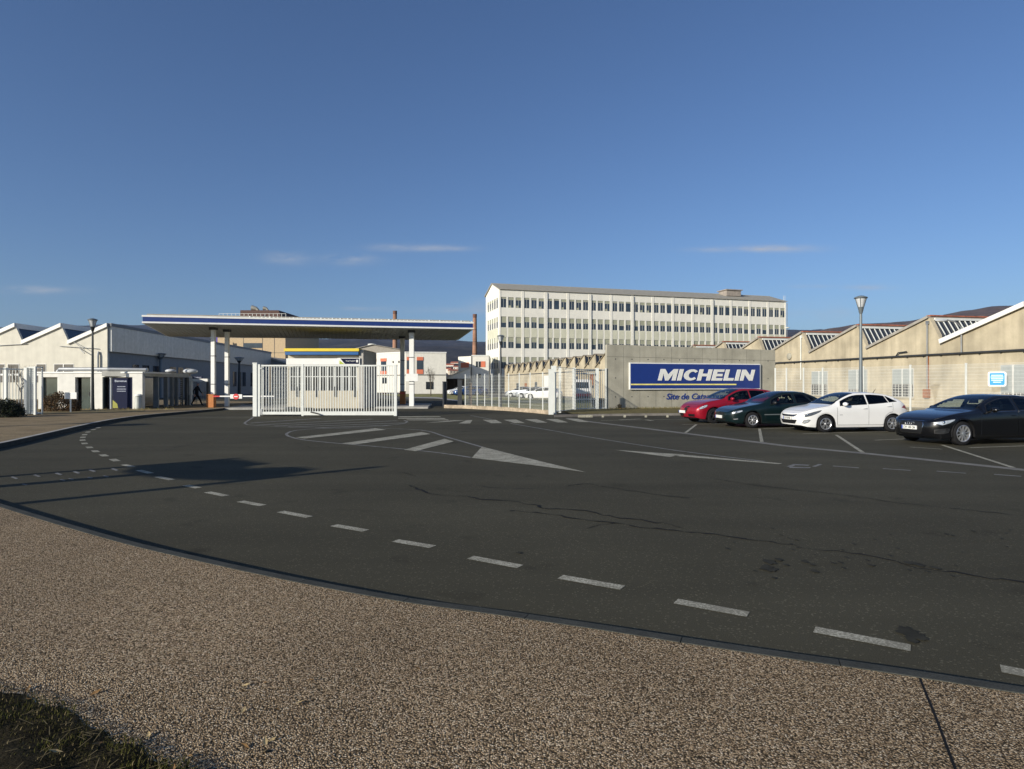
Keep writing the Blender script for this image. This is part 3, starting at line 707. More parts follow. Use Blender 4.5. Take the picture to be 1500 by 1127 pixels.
# --- middle hall
mh = thing('sawtooth_hall', 'long beige factory hall with a row of small pointed gables behind the white fence', 'factory hall', (-1.1, 127.6, 0), math.atan2(-.966, .262))
sawtooth(mh, .8 - 3.8, 3.8, 17, 3.95, 5.72, .32, 30, 0, BEIGE, ROOFB, SKYG, ribs=6, clipx0=-1.5, thick=.12, ck=.16, copem=BEIGE, cope=-.05)
MX = lambda px: px2x(px, (-1.1, 127.6), (.262, -.966))
m = MB()
for x0, x1, z0, z1, k in [(797.5, 805, 0, 3.2, 0), (757, 760, .8, 2.0, 1), (769, 772, 1.2, 2.0, 2), (784, 787, .6, 2.2, 1), (843, 847, 1.1, 2.9, 1), (866, 870, 1.6, 3.1, 2)]:
    o = obj('door' if k == 0 else 'window', MB().box(MX(x0), MX(x1), -.08, -.004, z0, z1), [WHITE, GLASS2, RUST][k], mh)
obj('gutter', MB().tube([(0, -.1, 3.62), (60, -.1, 3.62)], .06, 6), DGRY, mh)
for k in range(13):
    x = 2.2 + k * 3.8; obj('gable_vent', MB().box(x - .14, x + .14, -.1, -.004, 4.4, 4.85), DGRY, mh)
# --- left hall
lh = thing('sawtooth_hall', 'cream factory hall with white edged sawtooth roof behind the white kiosk', 'factory hall', (-45.1, 70, 0))
ang = Vector((-.095, .995, 0))
pit, runl, zpl, zvl = 5.13, .88, 8.3, 6.35
wl, rl, gll, cpl, cor = MB(), MB(), MB(), MB(), MB()
D_ = 62.5
for k in range(8):
    xp = -k * pit; xv = xp - pit + runl; xq = xp - pit
    wl.prism([(xv, 0, 0), (xp, 0, 0), (xp, 0, zpl), (xv, 0, zvl)], (0, .3, 0)); wl.prism([(xq, 0, 0), (xv, 0, 0), (xv, 0, zvl), (xq, 0, zpl)], (0, .3, 0))
    E = ang * D_
    rl.prism([(xv, .05, zvl + .01), (xp, .05, zpl + .01), (xp, .05, zpl + .16), (xv, .05, zvl + .16)], E)
    cpl.prism([(xv - .1, -.22, zvl - .12), (xp + .05, -.22, zpl - .12), (xp + .05, -.22, zpl + .3), (xv - .1, -.22, zvl + .3)], (0, .2, 0))
    gll.prism([(xq + .05, .32, zpl - .25), (xv + .02, .32, zvl + .02), (xv - .12, .32, zvl + .02), (xq - .1, .32, zpl - .25)], E)
    cor.prism([(xq - .1, -.02, zpl - .28), (xq + .16, -.02, zpl - .28), (xq + .16, -.02, zpl + .28), (xq - .1, -.02, zpl + .28)], E)
obj('wall', wl, CREAM, lh); obj('roof', rl, ROOFG, lh); obj('skylight_glazing', gll, SKYG, lh); obj('coping', cpl, WHITE, lh); obj('ridge_cap', cor, WHITE, lh)
e = ang * D_; nrm = Vector((.995, .095, 0))
def sidewall(mb, s0, s1, z0, z1, out, mi=0):
    a, b = ang * s0 + Vector((0, 0, 0)), ang * s1; o = nrm * out
    mb.hexa([a + Vector((0, 0, z0)), a + o + Vector((0, 0, z0)), b + o + Vector((0, 0, z0)), b + Vector((0, 0, z0))], [a + Vector((0, 0, z1)), a + o + Vector((0, 0, z1)), b + o + Vector((0, 0, z1)), b + Vector((0, 0, z1))], mi)
q = MB(); sidewall(q, .31, D_, 0, 5.45, .02); obj('lower_side_wall', q, GREYW, lh)
q = MB(); sidewall(q, .2, D_, 5.45, 8.25, .35)
for k in range(30): sidewall(q, 1 + 2 * k, 1.02 + 2 * k, 5.45, 8.2, .354)
obj('side_cladding', q, METAL, lh)
q = MB(); sidewall(q, .0, D_, 8.25, 8.6, .42); obj('side_fascia', q, GREYW, lh)
LS = lambda px: (45.1 - 70 * (CX - px) / FPX) / (.995 * (CX - px) / FPX - .095)
for x0, x1, z0, z1 in [(194, 203, 3.0, 4.15), (208.5, 218, 3.0, 4.15), (224, 232, 3.0, 4.15), (248.5, 257, 2.7, 4.15), (260.5, 268, 2.7, 4.15), (271, 278.5, 2.7, 4.15), (341, 346, 1.5, 4.0), (348.3, 353, 1.5, 4.0), (355, 359.5, 1.5, 4.0), (367, 371, 1.5, 4.0)]:
    q = MB(); sidewall(q, LS(x0), LS(x1), z0, z1, .06); sidewall(q, LS(x0) - .06, LS(x1) + .06, z0 - .08, z0, .09, 1); sidewall(q, (LS(x0) + LS(x1)) / 2 - .03, (LS(x0) + LS(x1)) / 2 + .03, z0, z1, .08, 1)
    obj('window', q, [DARKG, DGRY], lh)
s_ = 70 / FPX
for px0, px1 in [(-10, 7), (11, 28), (53, 67.5), (79, 108)]:
    a, b = (px0 - CX) * s_ + 45.1, (px1 - CX) * s_ + 45.1
    q = MB().box(a, b, -.03, -.004, 2.0, 4.05, 1); q.box(a + .06, b - .06, -.05, -.031, 2.0, 4.0, 0)
    k = max(1, int((b - a) / .9))
    for i in range(1, k): q.box(a + (b - a) * i / k - .05, a + (b - a) * i / k + .05, -.08, -.031, 2.0, 4.0, 1)
    q.box(a - .05, b + .05, -.09, -.004, 2.75, 2.95, 1)
    obj('window', q, [M('brown grey glass', (.11, .10, .085), .25, spec=.6, var=.35, scale=1.2), WHITE], lh)
obj('downpipe', MB().tube([(-.9, -.2, 0), (-.9, -.2, 5.0), (-.9, -.1, 5.4)], .1, 8), STEEL, lh)
for pth, r_ in (([(-5.2, -.1, 6.0), (-.9, -.1, 5.72)], .04), ([(-12.5, -.1, 6.05), (-8.9, -.1, 6.25)], .04), ([(-3.8, -.12, 6.6), (-2.2, -.5, 5.6)], .03), ([(-3, -.12, 5.75), (-2.2, -.5, 5.2)], .05)): obj('cable_pipe', MB().tube(pth, r_, 6), STEEL, lh)
# low annexe behind
q = thing('annexe', 'low grey building end sloping down behind the open mesh fence and white gate', 'building', (-51.2, 133, 0))
obj('wall', MB().prism([(0, 0, 0), (7.5, 0, 0), (7.5, 0, 4.9), (0, 0, 7.2)], (0, 14, 0)), GREYW, q); obj('roof', MB().prism([(-.2, -.3, 7.25), (7.8, -.3, 4.85), (7.8, -.3, 5.2), (-.2, -.3, 7.6)], (0, 14.6, 0)), METAL, q)

# ------------------------------------------------------------------ tan block with brown penthouse
t = thing('tower_block', 'tan panelled factory block with brown penthouse and rooftop horns above the canopy', 'building', (-70, 150, 0))
k_ = 150 / FPX; X_ = lambda px: (px - CX) * k_ + 70; Z_ = lambda py: H + (CY - py) * k_
q = MB().box(X_(314), X_(418), 0, 26, 0, Z_(465)); obj('wall', q, TAN, t)
q = MB()
for px in (356.5, 384.5, 402): q.box(X_(px) - .05, X_(px) + .05, -.03, -.003, 0, Z_(465) - .05)
for py in (495, 517): q.box(X_(314), X_(418), -.036, -.031, Z_(py) - .04, Z_(py) + .04)
obj('panel_joint', q, DGRY, t)
obj('window', MB().box(X_(356.8), X_(384), -.08, -.04, Z_(510), Z_(502.8)), GLASS2, t)
obj('window', MB().box(X_(357), X_(391), -.08, -.04, Z_(493), Z_(488)), GLASS2, t)
obj('rail', MB().bar((X_(320), .3, Z_(465) + .9), (X_(418), .3, Z_(465) + .9), .06, .06), WHITEG, t)
q = MB()
for i in range(17): x = X_(320) + i * (X_(418) - X_(320)) / 16; q.box(x - .04, x + .04, .26, .34, Z_(465), Z_(465) + .9)
obj('rail_posts', q, WHITEG, t)
q = MB().prism([(X_(344), 3, Z_(466)), (X_(406), 3, Z_(466)), (X_(401), 3, Z_(452.5)), (X_(344), 3, Z_(452.5))], (0, 16, 0)); ph = obj('penthouse', q, BROWN, t)
obj('penthouse_window', MB().box(X_(378.5), X_(383), 2.94, 2.99, Z_(465), Z_(460)), DARKG, ph)
for px, s in ((357.5, 1.), (374, .7)):
    q = MB().tube([(X_(px) + .9 * s, 6, Z_(453)), (X_(px) + .9 * s, 6, Z_(451) + .2), (X_(px) + .4 * s, 6, Z_(449) + .2), (X_(px) - .6 * s, 6, Z_(448.5) + .2)], [.35 * s, .35 * s, .5 * s, .75 * s], 12)
    obj('exhaust_horn', q, M('horn metal', (.42, .40, .33), .5, .4), ph, smooth=50)
q = thing('flagpole_banner', 'purple and white banner mast beside the tan block', 'banner', (X_(322) - 70, 147, 0))
obj('mast', MB().tube([(0, 0, 0), (0, 0, 13.2)], .09, 6), WHITEG, q); obj('banner', MB().box(.1, .85, -.02, .02, 8.6, 13), M('purple cloth', (.12, .09, .36), .8), q)

# ------------------------------------------------------------------ guardhouse
gh = thing('guardhouse', 'white glazed guardhouse with yellow and blue roof edge behind the sliding gate', 'building', (-16.55, 46.2, 0))
GW = 5.35
obj('wall', MB().box(0, GW, 0, 4.5, 0, 1.3).box(0, GW, .2, 4.5, 3.05, 3.9).box(0, .16, 0, 4.5, 1.3, 3.05).box(GW - .16, GW, 0, 4.5, 1.3, 3.05).box(0, GW, 4.35, 4.5, 1.3, 3.05), M('guardhouse render', (.52, .475, .37), .85, var=.08, streak=.06), gh)
obj('roof_edge', MB().box(-.05, GW + .05, -.5, 4.7, 4.17, 4.38), YEL, gh)
obj('blue_fascia', MB().box(0, GW, -.42, 4.6, 3.92, 4.165), BLUEB, gh)
obj('white_fascia', MB().box(.05, GW + .05, -.3, .15, 3.2, 3.66), WHITE, gh)
obj('glazing', MB().box(.16, GW - .16, .08, .11, 1.3, 3.05), DARKG, gh)
q = MB()
for k in range(10): x = .2 + k * (GW - .4) / 9; q.box(x - .035, x + .035, .01, .075, 1.3, 3.05)
q.box(.16, GW - .16, .012, .07, 2.3, 2.36)
obj('mullion', q, WHITEG, gh)
obj('end_post', MB().box(GW + .01, GW + .32, -.25, 4.2, 0, 4.3), M('mauve grey panel', (.42, .40, .36), .7), gh)
for k in range(4):
    x = .7 + k * 1.4; obj('grey_pilaster', MB().box(x, x + .12, -.08, -.005, .85, 1.6), DGRY, gh)
obj('desk', MB().box(.4, GW - .5, 1.2, 1.8, 1.3, 1.8), STEEL, gh)
sg = thing('reception_sign', 'navy and lime panel with white writing on the guardhouse fascia', 'sign', (-16.55 + 3.82, 45.86, 3.19))
obj('panel', MB().box(0, 1.62, -.03, .03, .0, .5), WHITE, sg)
obj('navy_field', MB().prism([(.2, -.034, .46), (.54, -.034, .06), (1.56, -.034, .06), (1.56, -.034, .46)], (0, -.01, 0)), NAVY, sg)
obj('lime_corner', MB().prism([(.14, -.034, .32), (.14, -.034, .05), (.5, -.034, .05)], (0, -.01, 0)), M('lime', (.42, .50, .05), .5), sg)
obj('lettering', place(text_mb('Accueil Réception', .3), (.6, -.047, .21), (1, 0, 0), (0, 0, 1), .7, .13), WHITE, sg, recalc=False)
obj('pictogram', MB().box(1.36, 1.5, -.05, -.045, .18, .36), WHITE, sg)

# ------------------------------------------------------------------ white and orange buildings
oc = thing('white_block', 'white two storey block with orange window panels behind the gate', 'building', (-20.2, 118, 0))
s_ = 118 / FPX; X_ = lambda px: (px - CX) * s_ + 20.2; Z_ = lambda py: H + (CY - py) * s_
left_ = lambda px: None
CXN = X_(594)                                                   # the corner nearest the camera
Lw = 6.6; LA = Vector((-.80, .60, 0)); RA = Vector((.985, .17, 0))
C0 = Vector((CXN, 0, 0)); hh = Z_(516.8)
A_ = C0 + LA * 9.3; B_ = C0 + RA * 7.6
q = MB().prism([tuple(C0), tuple(B_), tuple(B_ + Vector((-1.5, 12, 0))), tuple(A_ + Vector((2, 7, 0))), tuple(A_)], (0, 0, hh)); obj('wall', q, M('off white render', (.70, .68, .60), .85, var=.05, streak=.05), oc)
def on(mb, org, dr, s0, s1, z0, z1, out=.06, mi=0):
    n = Vector((dr.y, -dr.x, 0)); n = n if n.y < 0 else -n
    a, b = org + dr * s0 - n * .02, org + dr * s1 - n * .02; o = n * (out + .02); u = lambda z: Vector((0, 0, z))
    mb.hexa([a + u(z0), b + u(z0), b + o + u(z0), a + o + u(z0)], [a + u(z1), b + u(z1), b + o + u(z1), a + o + u(z1)], mi)
for s0, s1, zt in [(5.2, 6.9, 0), (8.1, 9.0, 0)]:
    q = MB(); on(q, C0, LA, s0, s1, Z_(528.5), Z_(524), .1); on(q, C0, LA, s0, s1, Z_(548), Z_(543), .1); obj('orange_panel', q, ORNG, oc)
    q = MB(); on(q, C0, LA, s0 + .1, s1 - .1, Z_(543), Z_(528.5)); obj('window', q, GLASS2, oc)
for s0, s1 in [(.25, .8), (2.1, 3.3)]:
    q = MB(); on(q, C0, RA, s0, s1, Z_(528), Z_(523), .1); on(q, C0, RA, s0, s1, Z_(548), Z_(541.5), .1); obj('orange_panel', q, ORNG, oc)
    q = MB(); on(q, C0, RA, s0, s1, Z_(541.5), Z_(528)); obj('window', q, GLASS2, oc)
q = MB(); on(q, C0, RA, 3.8, 5.2, Z_(570.5), Z_(559.5)); obj('window', q, DARKG, oc)
q = MB(); on(q, C0, LA, 5.2, 6.4, Z_(562), Z_(553)); obj('window', q, DARKG, oc)
for s in (1.6, 3.2):
    q = MB(); on(q, C0, LA, s, s + .3, Z_(531.5), Z_(528.5)); obj('window', q, DARKG, oc)
q = MB(); on(q, C0, RA, -.02, 7.62, Z_(549.6), Z_(548.8), .14); on(q, C0, LA, 0, 9.3, Z_(550), Z_(549.3), .14); obj('string_course', q, DGRY, oc)
obj('roof_edge', MB().prism([tuple(C0 + Vector((0, -.15, hh))), tuple(B_ + Vector((.1, -.1, hh))), tuple(B_ + Vector((-1.4, 12.1, hh))), tuple(A_ + Vector((2, 7.1, hh))), tuple(A_ + Vector((-.1, 0, hh)))], (0, 0, .18)), WHITE, oc)
# gabled hall behind
t = thing('gabled_hall', 'grey gabled hall roof with round vent between guardhouse and white block', 'building', (P(552, 505, 150).x, 150, 0))
s_ = 150 / FPX; Z_ = lambda py: H + (CY - py) * s_
obj('wall', MB().prism([(-5.4, 0, 0), (6.2, 0, 0), (6.2, 0, Z_(513)), (-1, 0, Z_(505.5)), (-5.4, 0, Z_(511.5))], (0, 20, 0)), M('brown grey gable render', (.36, .33, .28), .9), t)  # one even brown-grey colour over the gable wall
rf = obj('roof', MB().prism([(-5.9, -.4, Z_(512.4)), (-1, -.4, Z_(505.3)), (-1, -.4, Z_(504.6)), (-5.9, -.4, Z_(511.6))], (0, 20.6, 0)).prism([(-1, -.4, Z_(505.3)), (6.6, -.4, Z_(513.2)), (6.6, -.4, Z_(512.5)), (-1, -.4, Z_(504.6))], (0, 20.6, 0)), ROOFG, t)
obj('roof_vent', MB().lathe([(1.0, Z_(505)), (1.05, Z_(503.4)), (.6, Z_(502.8)), (.01, Z_(502.6))], (-1.6, 2, 0), 14), WHITEG, rf, smooth=40)
# small annexe with lean-to
t = thing('white_annexe', 'small white annexe with orange shutters and a lean-to beside the office block', 'building', (P(691, 560, 127).x, 127, 0))
s_ = 127 / FPX; Z_ = lambda py: H + (CY - py) * s_; X_ = lambda px: (px - 691) * s_
hh = Z_(521.8); LA = Vector((-.66, .75, 0)); C0 = Vector((0, 0, 0)); A_ = LA * 4.6
q = MB().prism([(0, 0, 0), (X_(716), 0, 0), (X_(716), 9, 0), (0, 9, 0), tuple(A_)], (0, 0, hh)); obj('wall', q, MATS['off white render'], t)
obj('roof_edge', MB().box(-.06, X_(716), -.1, 9, hh, hh + .2), WHITEG, t)
RA = Vector((1, 0, 0))
q = MB(); on(q, C0, LA, .9, 3.6, Z_(538.5), Z_(531)); obj('orange_shutter', q, ORNG, t)
q = MB(); on(q, C0, RA, X_(704.5), X_(711), Z_(538), Z_(529.5)); obj('orange_shutter', q, ORNG, t)
for a, b, c_, d_ in [(697, 704.3, 538, 529.7), (697, 704.3, 553.8, 548)]:
    q = MB(); on(q, C0, RA, X_(a), X_(b), Z_(c_), Z_(d_)); on(q, C0, RA, (X_(a) + X_(b)) / 2 - .04, (X_(a) + X_(b)) / 2 + .04, Z_(c_), Z_(d_), .09, 1); obj('window', q, [DARKG, WHITE], t)
obj('downpipe', MB().tube([(-.05, -.1, 0), (-.05, -.1, hh)], .06, 6), DGRY, t)
q = MB().prism([(X_(652), -1.2, Z_(555)), (X_(689.5), -1.2, Z_(555)), (X_(689.5), -1.2, Z_(539.5))], (0, 6, 0)); obj('lean_to_gable', q, WHITEW, t)
q = MB().prism([(X_(651), -1.5, Z_(555.2)), (X_(690), -1.5, Z_(539)), (X_(690), -1.5, Z_(538)), (X_(651), -1.5, Z_(554.2))], (0, 8, 0)); obj('lean_to_roof', q, M('pale roof sheet', (.66, .60, .48), .7), t)
q = MB()
for px in (653, 666, 679): obj('lean_to_post', MB().box(X_(px) - .08, X_(px) + .08, -1.0, -.84, 0, Z_(555)), M('shed timber', (.10, .075, .05), .9), t)
obj('lean_to_back', MB().box(X_(652), X_(689), 3, 3.1, 0, Z_(555)), MATS['shed timber'], t)

# ------------------------------------------------------------------ canopy over the entrance road
cn_ = thing('entrance_canopy', 'long flat entrance canopy with blue fascia band on square white columns', 'canopy', (-15, 48, 0))
FL, FR, RR, RL = Vector((-24.7, 42, 0)), Vector((-2.9, 46.7, 0)), Vector((-5.0, 58, 0)), Vector((-29.2, 53.2, 0))
cc = (FL + FR + RR + RL) / 4
def quadz(z, off=0.):
    return [p + (p - cc).normalized() * off + Vector((0, 0, z)) for p in (FL, FR, RR, RL)]
zb, zt = 5.85, 6.37
def ring(mb, z0, z1, o0, o1=None, mi=0):
    a, b = quadz(z0, o0), quadz(z1, o0 if o1 is None else o1)
    for i in range(4): j = (i + 1) % 4; mb.add([a[i], a[j], b[j], b[i]], [(0, 1, 2, 3)], mi)
def slab(mb, z0, z1, off, mi=0): mb.hexa(quadz(z0, off), quadz(z1, off), mi)
q = MB(); slab(q, 5.97, 6.28, 0); obj('blue_fascia', q, BLUEF, cn_, local=False)
q = MB(); slab(q, 5.86, 5.968, .05); slab(q, 6.282, 6.40, .06); obj('white_trim', q, WHITE, cn_, local=False)
q = MB(); slab(q, 6.402, 6.5, -.25); obj('roof', q, ROOFG, cn_, local=False)
q = MB()
n = 74
for i in range(n):                                              # ribbed soffit sheets
    t0, t1 = i / n, (i + .90) / n
    a, b = FL.lerp(FR, .006 + t0 * .988), FL.lerp(FR, .006 + t1 * .988); c, d = RL.lerp(RR, .006 + t1 * .988), RL.lerp(RR, .006 + t0 * .988)
    pa = [a.lerp(d, .012), b.lerp(c, .012), c.lerp(b, .012), d.lerp(a, .012)]
    q.hexa([p + Vector((0, 0, 5.80)) for p in pa], [p + Vector((0, 0, 5.858)) for p in pa])
obj('soffit', q, SOFF, cn_, local=False)
for i in range(5):
    for tt in (.25, .6):
        q = MB()
        p = FL.lerp(FR, .12 + i * .19).lerp(RL.lerp(RR, .12 + i * .19), tt); q.lathe([(.16, 5.775), (.2, 5.79), (.2, 5.8)], (p.x, p.y, 0), 12); q.lathe([(.0, 5.777), (.16, 5.777)], (p.x, p.y, 0), 12); obj('downlight', q, LAMPG, cn_, local=False)
q = MB()
for i in range(60):
    p = FL.lerp(FR, .3 + i * .695 / 59) + Vector((0, .12, 6.4)); q.box(p.x - .04, p.x + .04, p.y - .04, p.y + .04, 6.4, 6.4 + random.choice([.03, .04, .05, .09]))
obj('roof_clip_strip', q, WHITEG, cn_, local=False)
for cx, cy_, w, lab in [(-21.2, 44.6, .26, 0), (-21.0, 46.3, .26, 0), (-7.5, 47.0, .34, 0), (-9.25, 53, .33, 0)]:
    q = MB().box(cx - w / 2, cx + w / 2, cy_ - w / 2, cy_ + w / 2, 0, 5.80)
    for z in (1.75, 3.75): q.box(cx - w / 2 - .012, cx + w / 2 + .012, cy_ - w / 2 - .012, cy_ + w / 2 + .012, z, z + .05, 1)
    q.box(cx - w / 2 - .09, cx + w / 2 + .09, cy_ - w / 2 - .09, cy_ + w / 2 + .09, 5.62, 5.797, 1)
    obj('column', q, [WHITE, DGRY], cn_, local=False)
q = MB().box(-7.9, -7.0, 46.7, 46.75, 2.0, 2.55); obj('notice_panel', q, WHITE, cn_, local=False)
mb = MB(); mb.hexa([(-21.5, 43.2, -.02), (-15.9, 43.8, -.02), (-16.2, 51, -.02), (-22.2, 51, -.02)], [(-21.5, 43.2, .126), (-15.9, 43.8, .126), (-16.2, 51, .126), (-22.2, 51, .126)]); struct('traffic_island_left', mb, KERBL)
mb = MB(); mb.hexa([(-9.9, 45.6, -.02), (-6.1, 45.6, -.02), (-6.9, 54, -.02), (-10.4, 54, -.02)], [(-9.9, 45.6, .13), (-6.1, 45.6, .13), (-6.9, 54, .13), (-10.4, 54, .13)]); struct('traffic_island', mb, KERBL)

# ------------------------------------------------------------------ fences and gates
def bars(mb, a, b, z0, z1, sp, w, d, mi=0):
    a, b = Vector((a[0], a[1], 0)), Vector((b[0], b[1], 0)); n = max(1, int(round((b - a).length / sp))); u = (b - a).normalized()
    for i in range(n + 1):
        p = a.lerp(b, i / n); mb.bar((p.x, p.y, z0), (p.x, p.y, z1), w, d, mi, up=u)
def rails(mb, a, b, zs, w, h, mi=0):
    for z in zs: mb.bar((a[0], a[1], z), (b[0], b[1], z), w, h, mi)
def post(mb, p, w, z0, z1, u=Vector((1, 0, 0))): mb.bar((p[0], p[1], z0), (p[0], p[1], z1), w, w, up=u)

gt = thing('sliding_gate', 'white sliding vehicle gate of upright bars closed across the entrance road', 'gate', (-10.3, 34.6, 0))
GY = 34.6; gx = lambda px: (px - CX) / FPX * GY
zt = H + (CY - 534.5) / FPX * GY
q = MB(); a, b = (gx(383), GY), (gx(582), GY)
q.box(gx(443), gx(577), GY - .06, GY + .06, .06, .27); q.box(gx(383), gx(443), GY - .04, GY + .04, .1, .25)
rails(q, a, b, [zt - .05], .07, .08); post(q, (gx(443.5), GY), .11, .02, zt + .03); post(q, (gx(579.3), GY), .16, .02, zt); post(q, (gx(384), GY), .05, .06, zt)
obj('frame', q, WHITEG, gt, local=False)
q = MB(); bars(q, (gx(447), GY), (gx(574.5), GY), .27, zt - .08, .14, .038, .038); obj('bar_infill', q, WHITEG, gt, local=False)
q = MB(); bars(q, (gx(386), GY), (gx(441), GY), .25, zt - .08, .15, .03, .03); obj('bar_infill', q, WHITEG, gt, local=False)
q = MB(); bars(q, (gx(386), GY + .35), (gx(441), GY + .35), .15, zt - .1, .05, .008, .008); rails(q, (gx(386), GY + .35), (gx(441), GY + .35), [.2 + .2 * k for k in range(13)], .008, .008); obj('mesh_infill', q, WHITEG, gt, local=False)
q = MB(); q.tube([(gx(456), GY - .1, .24), (gx(463), GY - .16, .19), (gx(470), GY - .2, .12)], .035, 8); obj('drop_bolt', q, BLK, gt, local=False)
gp = thing('gate_post', 'broad white steel guide post at the open end of the sliding gate', 'gate post', (gx(374.5), GY, 0))
obj('post', MB().box(-.12, .1, -.1, .1, 0, 2.9).box(.12, .26, -.06, .06, 0, 2.86), WHITEG, gp)
obj('cap', MB().box(-.14, .12, -.12, .12, 2.902, 2.95), WHITEG, gp); obj('roller_bracket', MB().box(.262, .38, -.05, .05, .08, .4).box(.262, .4, -.07, .07, 2.6, 2.68), STEEL, gp)
def meshfence(name, label, cat, pts, z0, z1, posts, wire=.055, pw=.07, group=None, hz=.2, wt=.009, u=None):
    t = thing(name, label, cat, (pts[0][0], pts[0][1], 0), 0, group)
    q = MB()
    for a, b in zip(pts, pts[1:]):
        bars(q, (a[0], a[1], 0), (b[0], b[1], 0), z0 + .05, z1, wire, wt, wt); n = int((z1 - z0) / hz)
        rails(q, a, b, [z0 + .06 + k * hz for k in range(n + 1)], wt, wt * 1.3)
    obj('mesh_panel', q, WHITEG, t, local=False)
    for p in posts:
        q = MB(); post(q, (0, 0), pw, z0 - .05, z1 + .08); obj('post', q, WHITEG, t).location = (p[0] - pts[0][0], p[1] - pts[0][1], 0)
    return t
# left of the entrance
Lf = [G(-60, 610.5, PL), G(0, 607.8, PL), G(10, 607.4, PL), G(41, 606.6, PL)]
lf = thing('mesh_fence', 'white barred fence panel behind the dark clipped shrubs', 'fence', (Lf[2].x, Lf[2].y, PL))
q = MB(); bars(q, Lf[0], Lf[3], PL + .1, 2.62, .15, .035, .03); rails(q, Lf[0], Lf[3], [PL + .2, 2.58], .05, .06); obj('bar_infill', q, WHITEG, lf, local=False)
for px in (-40, 8.5, 38.5): p = G(px, 607.5, PL); q = MB(); post(q, p, .16, PL, 2.66); obj('post', q, WHITEG, lf, local=False)
tw = thing('gate_tower', 'white lattice sliding gate tower between the dark shrubs and the kiosk bush', 'gate frame', (G(46, 607.3, PL).x, G(46, 607.3, PL).y, PL))
q = MB(); a, b = G(42, 607, PL), G(51.5, 607.8, PL)
for p in (a, b): post(q, p, .1, PL, 2.72)
q.bar((b.x, b.y + .5, PL), (b.x, b.y + .5, 2.72), .06, .06); q.bar((a.x, a.y + .5, PL), (a.x, a.y + .5, 2.72), .06, .06)
for z in (.2, 2.68): rails(q, a, b, [z], .06, .06); rails(q, a + Vector((0, .5, 0)), b + Vector((0, .5, 0)), [z], .06, .06); rails(q, a, a + Vector((0, .5, 0)), [z], .06, .06); rails(q, b, b + Vector((0, .5, 0)), [z], .06, .06)
obj('frame', q, WHITEG, tw, local=False)
q = MB(); rails(q, a, b, [.3 + k * .1 for k in range(24)], .016, .016); bars(q, a, b, .2, 2.68, .07, .014, .014); obj('lattice', q, WHITEG, tw, local=False)
# long fence right of the entrance
z0 = .32; fp = [G(681, 594.2, .22), G(712, 595.6, .22), G(746, 597.3, .22), G(776, 599.3, .22), G(803, 601.6, .22)]
fx = [681.5, 699, 710, 720.5, 731, 745, 760.5, 776.5, 795]
def onfence(px):
    for a, b in zip(fp, fp[1:]):
        pa, pb = CX + a.x / a.y * FPX, CX + b.x / b.y * FPX
        if pa - 1 <= px <= pb + 1:
            x, y, dx, dy = a.x, a.y, b.x - a.x, b.y - a.y; r = (px - CX) / FPX; t = (r * y - x) / (dx - r * dy); return a.lerp(b, t)
meshfence('mesh_fence', 'long white mesh fence on a low wall between the entrance and the small gate', 'fence', fp, .22, 2.42, [onfence(x) for x in fx], .06, .06, wt=.0038)
q = MB()
pl = thing('plinth_wall', 'low crumbling beige plinth wall under the long white mesh fence', 'low wall', (fp[0].x, fp[0].y, 0))
ext = [Vector((fp[0].x - 1.6, fp[0].y + .9, 0))] + fp
for a, b in zip(ext, ext[1:]): q.hexa([(a.x, a.y - .22, -.02), (b.x, b.y - .22, -.02), (b.x, b.y + .12, -.02), (a.x, a.y + .12, -.02)], [(a.x, a.y - .2, .24), (b.x, b.y - .2, .24), (b.x, b.y + .1, .24), (a.x, a.y + .1, .24)])
obj('wall', q, M('plinth', (.40, .33, .24), .9, var=.25, scale=2.5, dark=.25, fine=.2, fscale=12), pl, local=False)
for px, py, d, h, lab in [(651.5, 560, 49.5, 2.3, 'dark grey inner gate post nearer the shed with blue cars'), (673.5, 557, 48.5, 2.4, 'dark grey inner gate post just before the long mesh fence'), (689, 561, 46.2, 2.2, 'brown steel post at the end of the long mesh fence')]:
    c = P(px, py, d); t = thing('gate_post', lab, 'gate post', (c.x, d, 0), 0)
    obj('post', MB().box(-.16, .16, -.16, .16, 0, c.z) if px < 680 else MB().box(-.11, .11, -.1, .1, 0, c.z), DGRY if px < 680 else M('brown steel', (.13, .09, .06), .6), t); obj('cap', MB().box(-.18, .18, -.18, .18, c.z + .002, c.z + .05), DGRY, t)
# small double gate
dg_ = thing('double_gate', 'white barred double gate between the mesh fence and the concrete wall', 'gate', (3.0, 39, 0))
a, b, c, d = G(811, 606.6, 0), G(841, 602.4, 0), G(874.5, 601.2, 0), Vector((6.42, 42.96, 0))
q = MB()
for p, w in ((a, .3), (G(820, 604.8, 0), .14), (b, .2), (c, .22), (d, .09)): q = MB(); post(q, p, w, 0, 2.86); obj('post', q, WHITEG, dg_, local=False)
q = MB(); bars(q, b, c, .1, 2.75, .16, .04, .04); rails(q, b, c, [.14, .75, 2.75], .05, .07); obj('gate_leaf', q, WHITEG, dg_, local=False)
q = MB(); bars(q, c, d, .1, 2.75, .13, .03, .03); rails(q, c, d, [.14, 2.75], .05, .06); obj('side_panel', q, WHITEG, dg_, local=False)
a2, b2 = G(811, 606.6, 0), G(841, 602.4, 0); q = MB(); bars(q, a2, b2, .1, 2.8, .1, .008, .008); rails(q, a2, b2, [.1 + .2 * k for k in range(14)], .008, .008); rails(q, a2, b2, [.12, 2.8], .025, .03); obj('mesh_leaf', q, WHITEG, dg_, local=False)
for k in range(11): x = b.lerp(c, (k + .5) / 11); obj('collar', MB().lathe([(.035, 2.42), (.06, 2.45), (.06, 2.5), (.035, 2.53)], (x.x, x.y, 0), 8), WHITEG, dg_, local=False)
